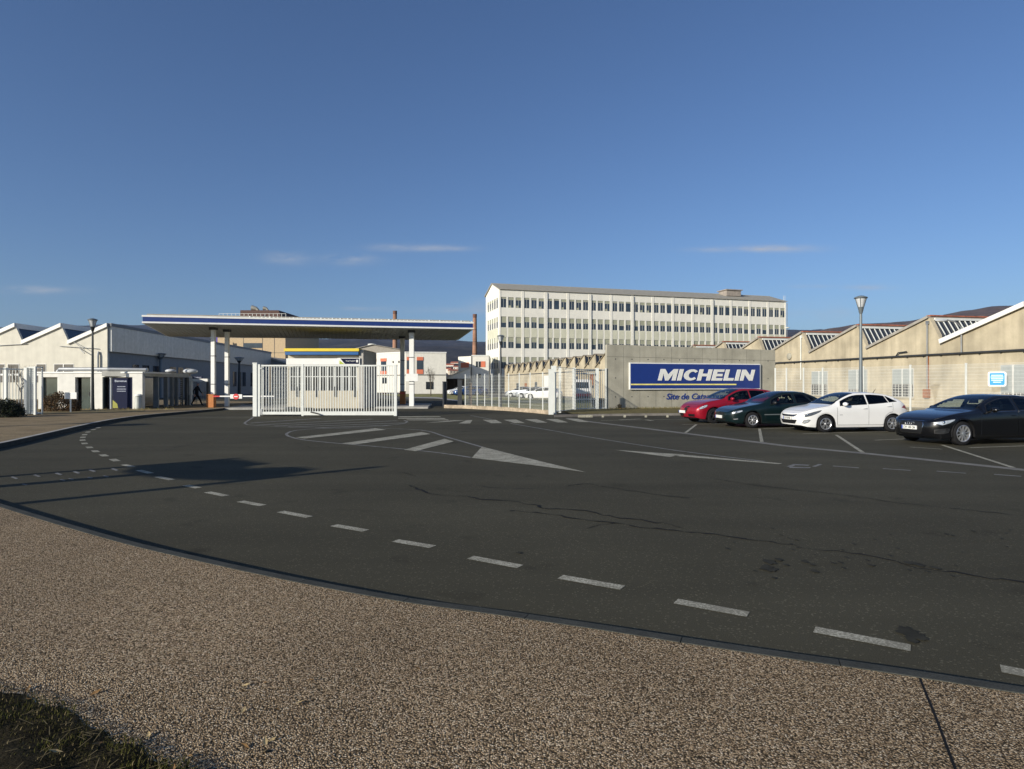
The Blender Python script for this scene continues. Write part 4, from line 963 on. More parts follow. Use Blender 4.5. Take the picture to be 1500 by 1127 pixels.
post(q := MB(), G(807, 607.4, 0), .28, 0, 2.6); t = thing('gate_post', 'thick white post between the long mesh fence and the double gate', 'gate post', tuple(G(806.5, 607.4, 0))); obj('post', q, WHITEG, t, local=False)
q = MB(); p = G(807, 607.4, 0); q.box(p.x - .16, p.x + .16, p.y - .16, p.y + .16, 2.602, 2.65); obj('cap', q, WHITEG, t, local=False)
# fence in front of the right hall
posts = [(19.55, 46.65), (20.1, 46.0), (21.3, 45.9), (22.55, 45.6), (23.65, 42.3), (24.8, 39.1), (25.95, 35.9), (27.1, 32.7)]
meshfence('mesh_fence', 'fine white mesh fence with tall posts before the beige sawtooth hall', 'fence', posts, .05, 2.9, posts, .06, .085, wt=.0065)
mb = MB(); mb.poly([(19, 52.5, .02), (28, 31, .02), (34, 33, .02), (28, 60, .02)]); struct('verge_hall', mb, M('dry grass strip', (.30, .24, .12), .95, var=.35, scale=2, fine=.3, fscale=15))

# ------------------------------------------------------------------ concrete wall and sign
WA, WB = Vector((6.5, 43, 0)), Vector((19.7, 47, 0)); WU = (WB - WA).normalized(); WLn = (WB - WA).length; WN = Vector((WU.y, -WU.x, 0))
cw = thing('concrete_wall', 'tall bare concrete wall carrying the big blue company sign', 'wall', tuple(WA), math.atan2(WU.y, WU.x))
q = MB()
q.prism([(0, 0, 0), (WLn, 0, 0), (WLn, 0, 4.32), (0, 0, 4.5)], (0, .28, 0)); obj('wall', q, CONC, cw)
q = MB()
q.prism([(0, -.004, 3.68), (WLn, -.004, 3.55), (WLn, -.004, 3.525), (0, -.004, 3.655)], (0, .003, 0))
for x in (1.25, 2.5, 3.75, 5.0, 6.25, 7.5, 8.75, 10, 11.25, 12.5): q.box(x, x + .018, -.004, -.001, 0, 4.35)
obj('form_joint', q, M('dark joint', (.17, .165, .14), .9), cw)
q = MB()
for x in range(11):
    for z in (.9, 2.2, 3.5): q.lathe([(.045, -.003), (.03, -.004), (.0, -.004)], (.65 + x * 1.25, 0, z), 8, axis='y')
obj('tie_holes', q, DGRY, cw)
WX = lambda px: px2x(px, (WA.x, WA.y), (WU.x, WU.y))
s0, s1 = WX(922.3), WX(1111); SH0, SH1 = 1.47, 3.2
sg = thing('company_sign', 'long blue sign board with white slanted capitals on the concrete wall', 'sign', tuple(WA - WN * 0 + WN * .0), math.atan2(WU.y, WU.x))
obj('border', MB().box(s0 - .07, s1 + .07, -.14, -.005, SH0 - .07, SH1 + .07), WHITE, sg)
obj('board', MB().box(s0, s1, -.155, -.141, SH0, SH1), BLUE, sg)
# heavy slanted capitals, drawn as outlines
def rects(*r): return [[(a, c), (b, c), (b, d), (a, d)] for a, b, c, d in r]
S = .27
arc = []
n = 14; cxx, cyy, ro, ri = .5, .5, .5, .24
out_ = [(cxx + ro * 1.0 * math.cos(t), cyy + ro * math.sin(t)) for t in [R(40 + i * 280 / n) for i in range(n + 1)]]
in_ = [(cxx + .06 + ri * math.cos(t) * 1.0, cyy + .29 * math.sin(t)) for t in [R(320 - i * 280 / n) for i in range(n + 1)]]
GL = {'M': (1.18, [[(0, 0), (S * .95, 0), (S * .95, .62), (.49, 0), (.69, 0), (1.18 - S * .95, .62), (1.18 - S * .95, 0), (1.18, 0), (1.18, 1), (.88, 1), (.59, .52), (.30, 1), (0, 1)]]),
      'I': (S, rects((0, S, 0, 1))), 'H': (.9, rects((0, S, 0, 1), (.9 - S, .9, 0, 1), (S, .9 - S, .38, .62))),
      'E': (.74, rects((0, S, 0, 1), (S, .74, 0, .23), (S, .69, .385, .61), (S, .74, .77, 1))), 'L': (.7, rects((0, S, 0, 1), (S, .7, 0, .24))),
      'N': (.92, [[(0, 0), (S * .9, 0), (S * .9, .56), (.92 - S * .95, 0), (.92, 0), (.92, 1), (.92 - S * .9, 1), (.92 - S * .9, .44), (S * .95, 1), (0, 1)]]),
      'C': (.88, [out_ + in_])}
x = 0; allp = []
for ch in 'MICHELIN':
    w, ps = GL[ch]
    for p in ps: allp.append([(x + a + .2 * b, b) for a, b in p])
    x += w + .105
wx0, wx1 = WX(961.8), WX(1104); hz0, hz1 = 2.03, 2.84; sc = (wx1 - wx0) / (x - .105 + .2)
q = MB()
for p in allp: q.prism([(wx0 + a * sc, -.1555, hz0 + b * (hz1 - hz0)) for a, b in p], (0, -.03, 0))
obj('lettering', q, WHITE, sg)
obj('yellow_line', MB().box(s0 + .02, WX(1076.5), -.17, -.156, 1.71, 1.80), YELS, sg)
wl = thing('wall_lettering', 'dark blue italic writing on the concrete wall below the blue sign board', 'lettering', tuple(WA), math.atan2(WU.y, WU.x))
q = place(text_mb('Site de Catarroux', 1., shear=.2, bold=.022, ext=.01), (WX(976.0), -.012, .68), (1, 0, 0), (0, 0, 1), WX(1063) - WX(976.0), .44)
obj('lettering', q, BLUE, wl, recalc=False)
# blue square sign on the fence
c = P(1460.5, 555.5, 33.6); ps = thing('parking_sign', 'small square blue sign with white border above the black saloon', 'sign', (c.x, 33.6, c.z), R(-35))
def rsq(mb, r, y0, y1, cr, mi=0):
    pts = []
    for sx, sy, a0 in ((1, 1, 0), (-1, 1, 90), (-1, -1, 180), (1, -1, 270)):
        for k in range(5): t = R(a0 + k * 22.5); pts.append((sx * (r - cr) + cr * math.cos(t), y0, sy * (r - cr) + cr * math.sin(t)))
    mb.prism(pts, (0, y1 - y0, 0), mi)
q = MB(); rsq(q, .39, -.02, .02, .09); obj('plate', q, M('bright white enamel', (.93, .95, .95), .3, var=.02), ps)
q = MB(); rsq(q, .325, -.026, -.021, .06); obj('blue_field', q, M('bright blue enamel', (.03, .30, .75), .3, var=.05), ps)
q = MB()
for z, w in ((.2, .25), (.11, .27), (.02, .26), (-.07, .24), (-.17, .17)): q.box(-w, w, -.031, -.0265, z - .026, z + .026)
obj('writing', q, M('pale blue print', (.62, .86, .95), .3, var=.15, scale=18), ps)
obj('bracket', MB().box(-.03, .03, .021, .12, -.2, .2), STEEL, ps)

# ------------------------------------------------------------------ street lamps
def lamp_parts(t):
    q = MB().lathe([(.17, 0), (.17, .04), (.11, .06), (.095, .5), (.075, 2.5), (.055, 5.0), (.05, 5.02)], n=14); obj('pole', q, LAMPM, t, smooth=40)
    obj('cone', MB().lathe([(.05, 5.0), (.075, 5.05), (.13, 5.3), (.14, 5.32), (.10, 5.32)], n=14), LAMPM, t, smooth=40)
    q = MB()
    for k in range(6):
        a = 2 * math.pi * k / 6; q.tube([(.13 * math.cos(a), .13 * math.sin(a), 5.3), (.26 * math.cos(a), .26 * math.sin(a), 5.74)], .012, 5)
    obj('strut', q, LAMPM, t)
    obj('diffuser', MB().lathe([(.02, 5.3), (.10, 5.32), (.19, 5.6), (.23, 5.72), (.02, 5.73)], n=16), LAMPG, t, smooth=40)
    obj('lamp_lid', MB().lathe([(.27, 5.72), (.29, 5.74), (.27, 5.78), (.12, 5.84), (.01, 5.86)], n=20), LAMPM, t, smooth=40)
lamps = [(G(135.7, 600.6, PL), 1, PL, 'slim street lamp standing before the white kiosk with the blue poster'), (Vector((511 / FPX * 29, 29, 0)), 1, 0, 'tall street lamp behind the white car'), (G(733.5, 598, 0), .93, 0, 'street lamp at the foot of the long mesh fence before the office block'),
         (Vector((-515 / FPX * 82, 82, 0)), 1, 0, 'distant street lamp against the dark side of the cream hall above the turnstiles'), (Vector((-399.5 / FPX * 94, 94, 0)), 1.0, 0, 'street lamp seen beneath the canopy beside a bare sapling'), (Vector((-29.8, 15.0, 0)), 1, PL, 'street lamp throwing its shadow across the pavement before the kiosk')]
first = None; lampset = []
for p, k, z, lab in lamps:
    if first is None:
        t = thing('street_lamp', lab, 'street lamp', (p.x, p.y, z), 0, 'street lamps'); lamp_parts(t); first = t
    else:
        t = dup(first); t.location = (p.x, p.y, z); t['label'] = lab
    t.scale = (1, 1, k)
    lampset.append((t, lab))
    t.rotation_euler.z = random.random()
    if p.x < -29: t.scale = (2.6, 2.6, 1)
for t, lab in lampset:
    if lab.startswith(('slim', 'street lamp seen', 'street lamp at')):
        for ch in t.children:
            if ch.name.split('.')[0] in ('pole', 'cone'): ch.material_slots[0].link = 'OBJECT'; ch.material_slots[0].material = LAMPD if lab.startswith(('slim', 'street lamp seen')) else DGRY  # poles and cones of these lamps take a darker material
# tall road sign out of the picture whose shadow lies on the road
t = thing('direction_sign', 'large road direction sign on three poles whose shadow lies across the road', 'road sign', (-15, 5, 0), R(-47))
sdir = Vector((-.682, .731, 0)); bp = Vector((.731 * -7.5, .682 * -7.5, 0))
q = MB()
for pn, h, r in ((15.35, 4.2, .11), (13.9, 4.2, .17), (11.7, 4.72, .12)): c = bp + sdir * pn; q.tube([(c.x, c.y, 0), (c.x, c.y, h)], r, 8)
obj('pole', q, STEEL, t, local=False)
a, b = bp + sdir * 11.8, bp + sdir * 15.45; v = Vector((.731, .682, 0)) * .04
pts = [(a + v, 3.75), (a + v, 4.05), (a.lerp(b, .12) + v, 4.33), (a.lerp(b, .3) + v, 4.3), (a.lerp(b, .42) + v, 4.02), (a.lerp(b, .5) + v, 4.05), (a.lerp(b, .6) + v, 4.2), (a.lerp(b, .9) + v, 4.16), (b + v, 3.95), (b + v, 3.5), (a.lerp(b, .75) + v, 3.35), (a.lerp(b, .45) + v, 3.42), (a.lerp(b, .2) + v, 3.55)]
obj('panel', MB().prism([(p.x, p.y, z) for p, z in pts], v), NAVY, t, local=False)

# ------------------------------------------------------------------ kiosk, turnstiles
KY = 41.5; kx = lambda px: (px - CX) / FPX * KY; kz = lambda py: H + (CY - py) / FPX * KY
kk = thing('white_kiosk', 'low white entrance kiosk with dark doorways and a blue poster', 'kiosk', (kx(56), KY, PL))
w_ = MB(); x0, x1 = kx(56), kx(208.5); zt = kz(547); zd = kz(552.7); T = .3
doors = [(60.5, 84.3), (110, 133), (150, 194)]
last = x0
for a, b in doors: w_.box(last, kx(a), KY, KY + T, PL, zd); last = kx(b)
w_.box(last, x1, KY, KY + T, PL, zd); w_.box(x0, x1, KY, KY + T, zd, zt); w_.box(x0, x0 + .2, KY + T, KY + 3.2, PL, zt); w_.box(x1 - 2.2, x1 - 2.0, KY + T, KY + 3.2, PL, zt); w_.box(x0, x1 - 2.0, KY + 3.2, KY + 3.4, PL, zt)
obj('wall', w_, M('white plaster', (.72, .71, .65), .75, var=.06, streak=.06), kk, local=False)
obj('roof', MB().box(x0 - .04, x1 + .05, KY - .06, KY + 3.44, zt + .002, zt + .1), WHITE, kk, local=False)
q = MB().tube([(kx(75), KY + .6, zt + .1), (kx(78), KY + .6, zt + .28), (kx(150), KY + .6, zt + .28), (kx(205), KY + .9, zt + .25)], .12, 8).box(kx(160), kx(172), KY + 1, KY + 1.6, zt + .1, zt + .35); obj('roof_duct', q, STEEL, kk, local=False)
for i, (a, b) in enumerate(doors):
    q = MB()
    if i < 2: q.box(kx(a) + (.3 if i else .0), kx(b), KY + .2, KY + .24, PL, zd); q.box(kx(b) - .1, kx(b) - .02, KY + .12, KY + .195, PL, zd, 1)
    else: q.box(kx(a), kx(159), KY + .2, KY + .24, PL, zd)
    dr = obj('door', q, [GREENG if i < 2 else M('brown door', (.05, .028, .018), .5), STEEL], kk, local=False)
    if i < 2: obj('handle', MB().box(kx(b) - .22, kx(b) - .18, KY + .14, KY + .195, 1.0, 1.25), BLK, dr, local=False)
obj('white_post', MB().tube([(kx(161), KY + .1, PL), (kx(161), KY + .1, zd)], .1, 10), WHITE, kk, local=False)
po = thing('poster_panel', 'dark blue poster with white writing in the kiosk opening', 'poster', (kx(164), KY + .14, PL))
obj('panel', MB().box(kx(164), kx(192.5), KY + .06, KY + .12, PL + .03, zd - .06), NAVY, po, local=False)
obj('lime_corner', MB().prism([(kx(164.3), KY + .056, kz(586)), (kx(164.3), KY + .056, kz(598)), (kx(172), KY + .056, kz(598)), (kx(171), KY + .056, kz(592))], (0, -.004, 0)), M('olive print', (.28, .28, .02), .5), po, local=False)
obj('title', place(text_mb('Bienvenue', 1, bold=.01), (kx(167.5), KY + .05, kz(559.8)), (1, 0, 0), (0, 0, 1), .78, .14), M('pale print', (.45, .5, .6), .5), po, recalc=False, local=False)
q = MB()
for py, a, b in ((566.6, 171, 183), (570.2, 170.5, 184), (573.3, 170.5, 183.5)): q.box(kx(a), kx(b), KY + .046, KY + .055, kz(py) - .025, kz(py) + .025)
obj('writing', q, M('grey print', (.25, .28, .36), .5, var=.5, scale=30), po, local=False)
bn = thing('litter_bin', 'pale grey litter bin at the corner of the white kiosk beside the blue poster', 'bin', (kx(206), KY - .25, PL))
obj('body', MB().lathe([(.22, 0), (.22, .05), (.21, .8), (.17, .85)], n=16).lathe([(.0, .86), (.17, .85)], n=16), M('bin grey', (.42, .44, .40), .5), bn, smooth=40); obj('lid', MB().lathe([(.23, .86), (.24, .9), (.18, .98), (.01, 1.0)], n=16), WHITE, bn, smooth=40)
fs = G(103.5, 604, PL); t = thing('notice_board', 'small white notice board on a single post in front of the bush', 'notice board', (fs.x, fs.y, PL))
obj('post', MB().box(-.035, .035, -.03, .03, 0, .8), WHITEG, t); obj('board', MB().box(-.32, .38, -.055, -.031, .78, 1.16), WHITE, t)
# turnstile shelter: low beam on columns running back from the kiosk
ts = thing('turnstile_shelter', 'low flat roofed shelter on grey columns running back from the kiosk', 'shelter', (-24, 46, PL))
a, b = Vector((kx(209.5), KY + .2, 0)), Vector(((277 - CX) / FPX * 50.5, 50.5, 0)); n_ = Vector((-(b - a).y, (b - a).x, 0)).normalized()
zt_ = 2.62
q = MB(); q.hexa([a + Vector((0, 0, 2.3)), b + Vector((0, 0, 2.3)), b + n_ * 2.6 + Vector((0, 0, 2.3)), a + n_ * 2.6 + Vector((0, 0, 2.3))], [a + Vector((0, 0, zt_)), b + Vector((0, 0, zt_)), b + n_ * 2.6 + Vector((0, 0, zt_)), a + n_ * 2.6 + Vector((0, 0, zt_))]); obj('roof', q, M('shelter fascia', (.42, .42, .38), .6), ts, local=False)
for t_, w in ((.26, .32), (.47, .26), (.6, .22), (.72, .2), (.97, .22)):
    p = a.lerp(b, t_) + n_ * .12; q = MB(); q.bar((p.x, p.y, PL), (p.x, p.y, 2.298), w, .2, up=(b - a).normalized()); obj('column', q, M('shelter grey', (.22, .24, .25), .6), ts, local=False)
q = MB(); q.bar(a + n_ * 2.5 + Vector((0, 0, 1.2)), b + n_ * 2.5 + Vector((0, 0, 1.2)), .06, 2.1); obj('back_panel', q, M('dark glass panel', (.03, .04, .045), .15, spec=.7), ts, local=False)
obj('dome_lamp', MB().ball((a.x + .9, a.y + 1.5, 2.68), .35, .35, .14, 8).ball((a.x + 1.7, a.y + 2.6, 2.68), .5, .4, .2, 8), LAMPG, ts, local=False, smooth=60)
for i, (px, d, lab) in enumerate([(258.5, 49.3, 'full height turnstile nearer the kiosk, under the low shelter'), (268.5, 49.8, 'full height turnstile beside the white portal post')]):
    c = Vector(((px - CX) / FPX * d, d + .9, PL))
    t = thing('turnstile', lab, 'turnstile', tuple(c), R(20), 'full height turnstiles')
    obj('rotor_post', MB().tube([(0, 0, 0), (0, 0, 2.15)], .06, 8), STEEL, t)
    q = MB()
    for k in range(11):
        for aa in (20, 140, 260): z = .25 + k * .17; q.tube([(0, 0, z), (.55 * math.cos(R(aa)), .55 * math.sin(R(aa)), z)], .02, 5)
    obj('rotor_arms', q, STEEL, t)
    q = MB()
    for aa in (-60, -40, -20, 160, 180, 200): q.tube([(.62 * math.cos(R(aa)), .62 * math.sin(R(aa)), 0), (.62 * math.cos(R(aa)), .62 * math.sin(R(aa)), 2.15)], .022, 5)
    obj('cage', q, DGRY, t); obj('top', MB().lathe([(.01, 2.15), (.68, 2.15), (.68, 2.22), (.01, 2.23)], n=20), STEEL, t)
pt = thing('entrance_portal', 'white pedestrian portal frame beyond the turnstiles beside the canopy column', 'portal', (-24.5, 49.5, PL))
PY = 49.5; pxx = lambda px: (px - CX) / FPX * PY; pz = lambda py: H + (CY - py) / FPX * PY
obj('lintel', MB().box(pxx(280), pxx(304), PY, PY + .3, pz(559), pz(555)), WHITE, pt, local=False)
obj('post', MB().box(pxx(277.2), pxx(279.9), PY - .05, PY + .3, pz(579), pz(551.5)).box(pxx(277.6), pxx(279.5), PY, PY + .26, PL, pz(579.02)), WHITE, pt, local=False)
obj('post', MB().box(pxx(302.5), pxx(304), PY + .02, PY + .28, PL, pz(559.02)), DGRY, pt, local=False)
q = MB(); bars(q, (pxx(281), PY + 1.6, 0), (pxx(302), PY + 1.6, 0), PL, 2.0, .13, .03, .03); rails(q, (pxx(281), PY + 1.6), (pxx(302), PY + 1.6), [.2, 1.1, 2.0], .04, .05); obj('wicket', q, STEEL, pt, local=False)
sg = thing('portal_sign', 'small navy name board above the white pedestrian portal', 'sign', (pxx(281), PY, pz(554.8)))
obj('board', MB().box(pxx(281), pxx(296), PY + .08, PY + .16, pz(554.8), pz(551.2)), NAVY, sg, local=False)
obj('lettering', place(text_mb('Réception', 1, bold=.01), (pxx(283), PY + .075, pz(554.2)), (1, 0, 0), (0, 0, 1), .58, .12), M('pale print', (.45, .5, .6)), sg, recalc=False, local=False)
for px, py, lab in ((298.5, 573, 'upper'), (298.5, 576.2, 'lower')): pass
cl = thing('card_reader', 'slim card reader post with two round white plates in the portal', 'card reader', (pxx(298.4), PY + .7, PL))
obj('post', MB().box(-.05, .05, -.04, .04, 0, 1.5), DGRY, cl)
for z in (1.05, 1.27): obj('plate', MB().lathe([(0, -.07), (.085, -.07), (.085, -.041)], (0, 0, z), 14, axis='y'), WHITE, cl)
# barriers
def barrier(lab, bx, by, bz, boom, plate, cabw=.5):
    t = thing('barrier_gate', lab, 'barrier', (bx, by, bz), 0, 'boom barriers under the canopy')
    obj('cabinet', MB().box(-cabw / 2, cabw / 2, -.2, .2, 0, 1.02).box(-cabw / 2 - .02, cabw / 2 + .02, -.22, .22, 1.022, 1.07), ORNB, t)
    q = MB(); x = .1; n = 9
    for k in range(n): q.bar((cabw / 2 + (boom - cabw / 2) * k / n, -.26, .92), (cabw / 2 + (boom - cabw / 2) * (k + 1) / n, -.26, .92), .06, .09, 0 if k % 3 else 1)
    obj('boom', q, [WHITE, REDS], t)
    if plate:
        obj('plate', MB().box(plate - .42, plate + .42, -.33, -.31, .76, 1.06), WHITE, t)
        d = obj('no_entry_disc', MB().lathe([(0, -.35), (.2, -.35), (.2, -.332)], (plate, 0, .9), 20, axis='y'), REDS, t); obj('white_bar', MB().box(plate - .13, plate + .13, -.36, -.351, .865, .935), WHITE, d)
    return t
by = 44.5; barrier('boom barrier with orange cabinet and red no entry disc on its boom', (309.5 - CX) / FPX * by, by, 0, 4.6, 1.9)
by = 51.5; q = barrier('orange barrier cabinet between the gate end post and the canopy column with notice', (590 - CX) / FPX * by, by, .13, -4.2, 0, .42)
# ------------------------------------------------------------------ person walking under the canopy
def person(t, pose, mats, scale=1.):
    me = bpy.data.meshes.new('body'); names = list(pose); idx = {n: i for i, n in enumerate(names)}
    edges = [('pelvis', 'belly'), ('belly', 'chest'), ('chest', 'neck'), ('neck', 'jaw'), ('jaw', 'head'), ('head', 'crown')]
    for s_ in 'LR':
        edges += [('chest', 'sh' + s_), ('sh' + s_, 'el' + s_), ('el' + s_, 'wr' + s_), ('wr' + s_, 'ha' + s_), ('pelvis', 'hip' + s_), ('hip' + s_, 'kn' + s_), ('kn' + s_, 'an' + s_), ('an' + s_, 'to' + s_)]
    me.from_pydata([pose[n][0] for n in names], [(idx[a], idx[b]) for a, b in edges], [])
    o = link('body', me); md = o.modifiers.new('skin', 'SKIN'); md.use_smooth_shade = True
    for i, n in enumerate(names): r = pose[n][1]; me.skin_vertices[0].data[i].radius = (r, r) if not isinstance(r, tuple) else r
    me.skin_vertices[0].data[idx['pelvis']].use_root = True
    sb = o.modifiers.new('sub', 'SUBSURF'); sb.levels = 2; sb.render_levels = 2
    dg = bpy.context.evaluated_depsgraph_get(); nm = bpy.data.meshes.new_from_object(o.evaluated_get(dg)); bpy.data.objects.remove(o)
    nm.materials.clear()
    for m in mats: nm.materials.append(m)
    hd = Vector(pose['head'][0]); nk = Vector(pose['neck'][0])
    for p in nm.polygons:
        c = p.center; mi = 0
        if c.z > nk.z + .02: mi = 2 if (c.z > hd.z + .03 or c.x < hd.x - .05) else 1
        for s_ in 'LR':
            if (c - Vector(pose['ha' + s_][0])).length < .1: mi = 1
        p.material_index = mi
    b = link('body', nm, t); nm.shade_smooth(); return b
c = Vector(((288.0 - CX) / FPX * 47.6, 47.6, PL))
pr = thing('person', 'person in black walking towards the canopy column past the white portal', 'person', tuple(c))
pose = {'pelvis': ((0, 0, .93), (.15, .11)), 'belly': ((.01, 0, 1.1), (.14, .10)), 'chest': ((.05, 0, 1.32), (.17, .12)), 'neck': ((.08, 0, 1.50), .055), 'jaw': ((.11, 0, 1.57), .06), 'head': ((.12, 0, 1.65), .085), 'crown': ((.12, 0, 1.72), .06),
        'shL': ((.05, -.19, 1.39), .065), 'elL': ((-.12, -.24, 1.14), .05), 'wrL': ((-.10, -.22, .90), .036), 'haL': ((-.07, -.21, .80), .035), 'shR': ((.05, .19, 1.39), .065), 'elR': ((.14, .24, 1.14), .05), 'wrR': ((.30, .2, .96), .036), 'haR': ((.37, .19, .90), .035),
        'hipL': ((0, -.09, .86), .095), 'knL': ((-.13, -.09, .50), .07), 'anL': ((-.36, -.09, .13), .045), 'toL': ((-.27, -.09, .035), .035), 'hipR': ((0, .09, .86), .095), 'knR': ((.2, .09, .48), .07), 'anR': ((.36, .09, .09), .045), 'toR': ((.52, .09, .05), .035)}
body = person(pr, pose, [CLOTH, SKINM, HAIR])
q = MB()
for sx, xx, yy, zz in ((1, -.07, -.21, .80), (1, .37, .19, .90)):
    for k in range(4): q.tube([(xx - .025 + k * .018, yy, zz - .02), (xx - .02 + k * .018, yy + .004, zz - .075 - .008 * (k in (1, 2))), (xx - .005 + k * .018, yy + .01, zz - .11)], [.009, .008, .006], 6)
    q.tube([(xx + .03, yy, zz + .01), (xx + .055, yy + .005, zz - .04)], [.010, .007], 6)
obj('fingers', q, SKINM, body)
obj('nose', MB().ball((.12 + .088, 0, 1.635), .02, .014, .025, 6), SKINM, body)

# ------------------------------------------------------------------ plants
def twig(mb, p, d, ln, r, lev, spread=.5, taper=.7, kids=3, up=.1):
    pts = [p]; q = p.copy(); dd = d.copy()
    for k in range(3):
        dd = (dd + Vector((random.gauss(0, .12), random.gauss(0, .12), random.gauss(0, .08) + up * .3))).normalized(); q = q + dd * ln / 3; pts.append(q.copy())
    mb.tube(pts, [r, r * .85, r * .72, r * .6], 5 if lev > 1 else 4, cap=False)
    if lev <= 0: return
    for k in range(kids):
        a = pts[random.choice([1, 2, 3])] if k else pts[3]
        nd = (dd + Vector((random.gauss(0, spread), random.gauss(0, spread), random.gauss(0, spread * .6) + up))).normalized()
        twig(mb, a, nd, ln * taper * random.uniform(.8, 1.1), r * .58, lev - 1, spread, taper, kids, up)
def bare_tree(lab, x, y, h, seed, z=0):
    random.seed(seed); t = thing('bare_tree', lab, 'tree', (x, y, z)); q = MB(); q.tube([(0, 0, 0), (.02, 0, h * .2), (0, .02, h * .38)], [h * .018, h * .014, h * .011], 8); obj('trunk', q, BARK, t)
    q = MB()
    for k in range(6): twig(q, Vector((0, 0, h * (.28 + .02 * k))), Vector((random.gauss(0, .5), random.gauss(0, .5), 1.2)).normalized(), h * .22, h * .008, 3, .4, .75, 3, .35)
    obj('crown', q, BARK, t)
bare_tree('bare sapling beside the lamp seen beneath the canopy', -37.0, 92, 4.6, 4)
bare_tree('bare young tree before the white and orange block', (631 - CX) / FPX * 96, 96, 4.9, 8)
bare_tree('leafless thin sapling rising above the white barred fence', (31 - CX) / FPX * 47, 47, 3.7, 12, .1)
def bush(name, lab, cat, c, rx, ry, rz, n, size, mats, core=True, up=.0, seed=1):
    random.seed(seed); t = thing(name, lab, cat, tuple(c)); q = MB()
    for _ in range(n):
        v = Vector((random.gauss(0, 1), random.gauss(0, 1), random.gauss(0, 1))).normalized(); v.z = abs(v.z)
        k = random.uniform(.72, 1.05) * (1 + .18 * mnoise.noise(v * 2.2 + Vector((seed, 0, 0)))); p = Vector((v.x * rx * k, v.y * ry * k, v.z * rz * k + .03))
        a = Vector((random.gauss(0, 1), random.gauss(0, 1), random.gauss(0, 1) + up)).normalized() * size * random.uniform(.6, 1.3); b = a.cross(Vector((random.gauss(0, 1), random.gauss(0, 1), random.gauss(0, 1)))).normalized() * size * .4
        q.poly([p - a * .5, p + b, p + a * .5, p - b], random.choice([0, 0, 1]))
    obj('foliage', q, mats, t, recalc=False)
    q = MB()
    for _ in range(22): twig(q, Vector((random.uniform(-.3, .3) * rx, random.uniform(-.2, .2) * ry, 0)), Vector((random.gauss(0, .6), random.gauss(0, .6), 1)).normalized(), rz * .55, .012, 2, .4, .7, 3, .2)
    obj('stems', q, BARK, t)
SH1, SH2 = M('brown shrub leaf', (.10, .065, .035), .9, var=.3, scale=5), M('rust shrub leaf', (.15, .09, .045), .9, var=.3, scale=5)
c = G(81, 603, PL); bush('winter_bush', 'broad brown winter bush in front of the kiosk doorways', 'bush', c + Vector((0, .3, 0)), 1.05, .7, 1.05, 3000, .09, [SH1, SH2], seed=2)
c = G(101, 603.2, PL); bush('winter_bush', 'smaller brown bush behind the white notice board', 'bush', c + Vector((0, .4, 0)), .38, .4, .72, 1000, .08, [SH1, SH2], seed=3)
EV1, EV2 = M('dark evergreen leaf', (.018, .024, .014), .8, var=.3, scale=6), M('evergreen leaf', (.035, .045, .022), .8, var=.3, scale=6)
c = G(-2, 611.5, PL); bush('clipped_shrub', 'large dark clipped shrub at the frame edge before the white fence', 'shrub', c, 1.0, .8, .88, 2600, .08, [EV1, EV2], seed=4)
c = G(18.5, 610.5, PL); bush('clipped_shrub', 'low dark clipped shrub beside the larger one before the white fence', 'shrub', c, .55, .6, .72, 1500, .08, [EV1, EV2], seed=5)
c = G(905, 605, .1); bush('weed_tuft', 'small weed tuft against the foot of the concrete wall', 'weed', Vector((7.3, 42.7, .1)), .12, .1, .3, 120, .08, [EV2, SH2], seed=6)
# grass in the near corner
random.seed(21)
mb = MB(); pts = [(-3.6, 1.2), (-3.95, 3.7), (-3.3, 3.55), (-2.74, 3.37), (-2.5, 3.28), (-2.23, 3.14), (-2.0, 3.0), (-1.835, 2.91), (-1.6, 2.8), (-1.40, 2.70), (-1.28, 2.60), (-1.15, 2.45), (-1.05, 2.2), (-1.0, 1.2)]
bnd = []
for (x0, y0), (x1, y1) in zip(pts[1:], pts[2:]):
    for k in range(8):
        t = k / 8; x, y = x0 + (x1 - x0) * t, y0 + (y1 - y0) * t; bnd.append((x, y + .05 * mnoise.noise(Vector((x * 6, y * 6, 0))) + random.uniform(-.012, .012)))
nx_ = 46; rows_ = 26
def by_(x):
    for (x0, y0), (x1, y1) in zip(bnd, bnd[1:]):
        if x0 <= x <= x1 and x1 > x0: return y0 + (y1 - y0) * (x - x0) / (x1 - x0)
    return 2.3
gx_ = [-3.9 + 2.88 * i / nx_ for i in range(nx_ + 1)]
for x in gx_:
    yb = by_(x)
    for j in range(rows_ + 1):
        y = 1.2 + (yb - 1.2) * j / rows_; e = min(1, (rows_ - j) / 5)
        mb.v.append(Vector((x, y, PV + .004 + e * (.035 + .03 * mnoise.noise(Vector((x * 5, y * 5, 1))) + .012 * mnoise.noise(Vector((x * 22, y * 22, 1)))))))
k = rows_ + 1
for i in range(nx_):
    for j in range(rows_): mb.f.append([i * k + j, (i + 1) * k + j, (i + 1) * k + j + 1, i * k + j + 1]); mb.m.append(0)
struct('soil', mb, M('dark mossy soil', (.034, .028, .016), 1.0, spec=.05, var=.4, scale=7, bump=.5, bscale=70, fine=.4, fscale=120), smooth=60)  # mossy soil, its colour darkened to carry the corner's shade
q = MB()
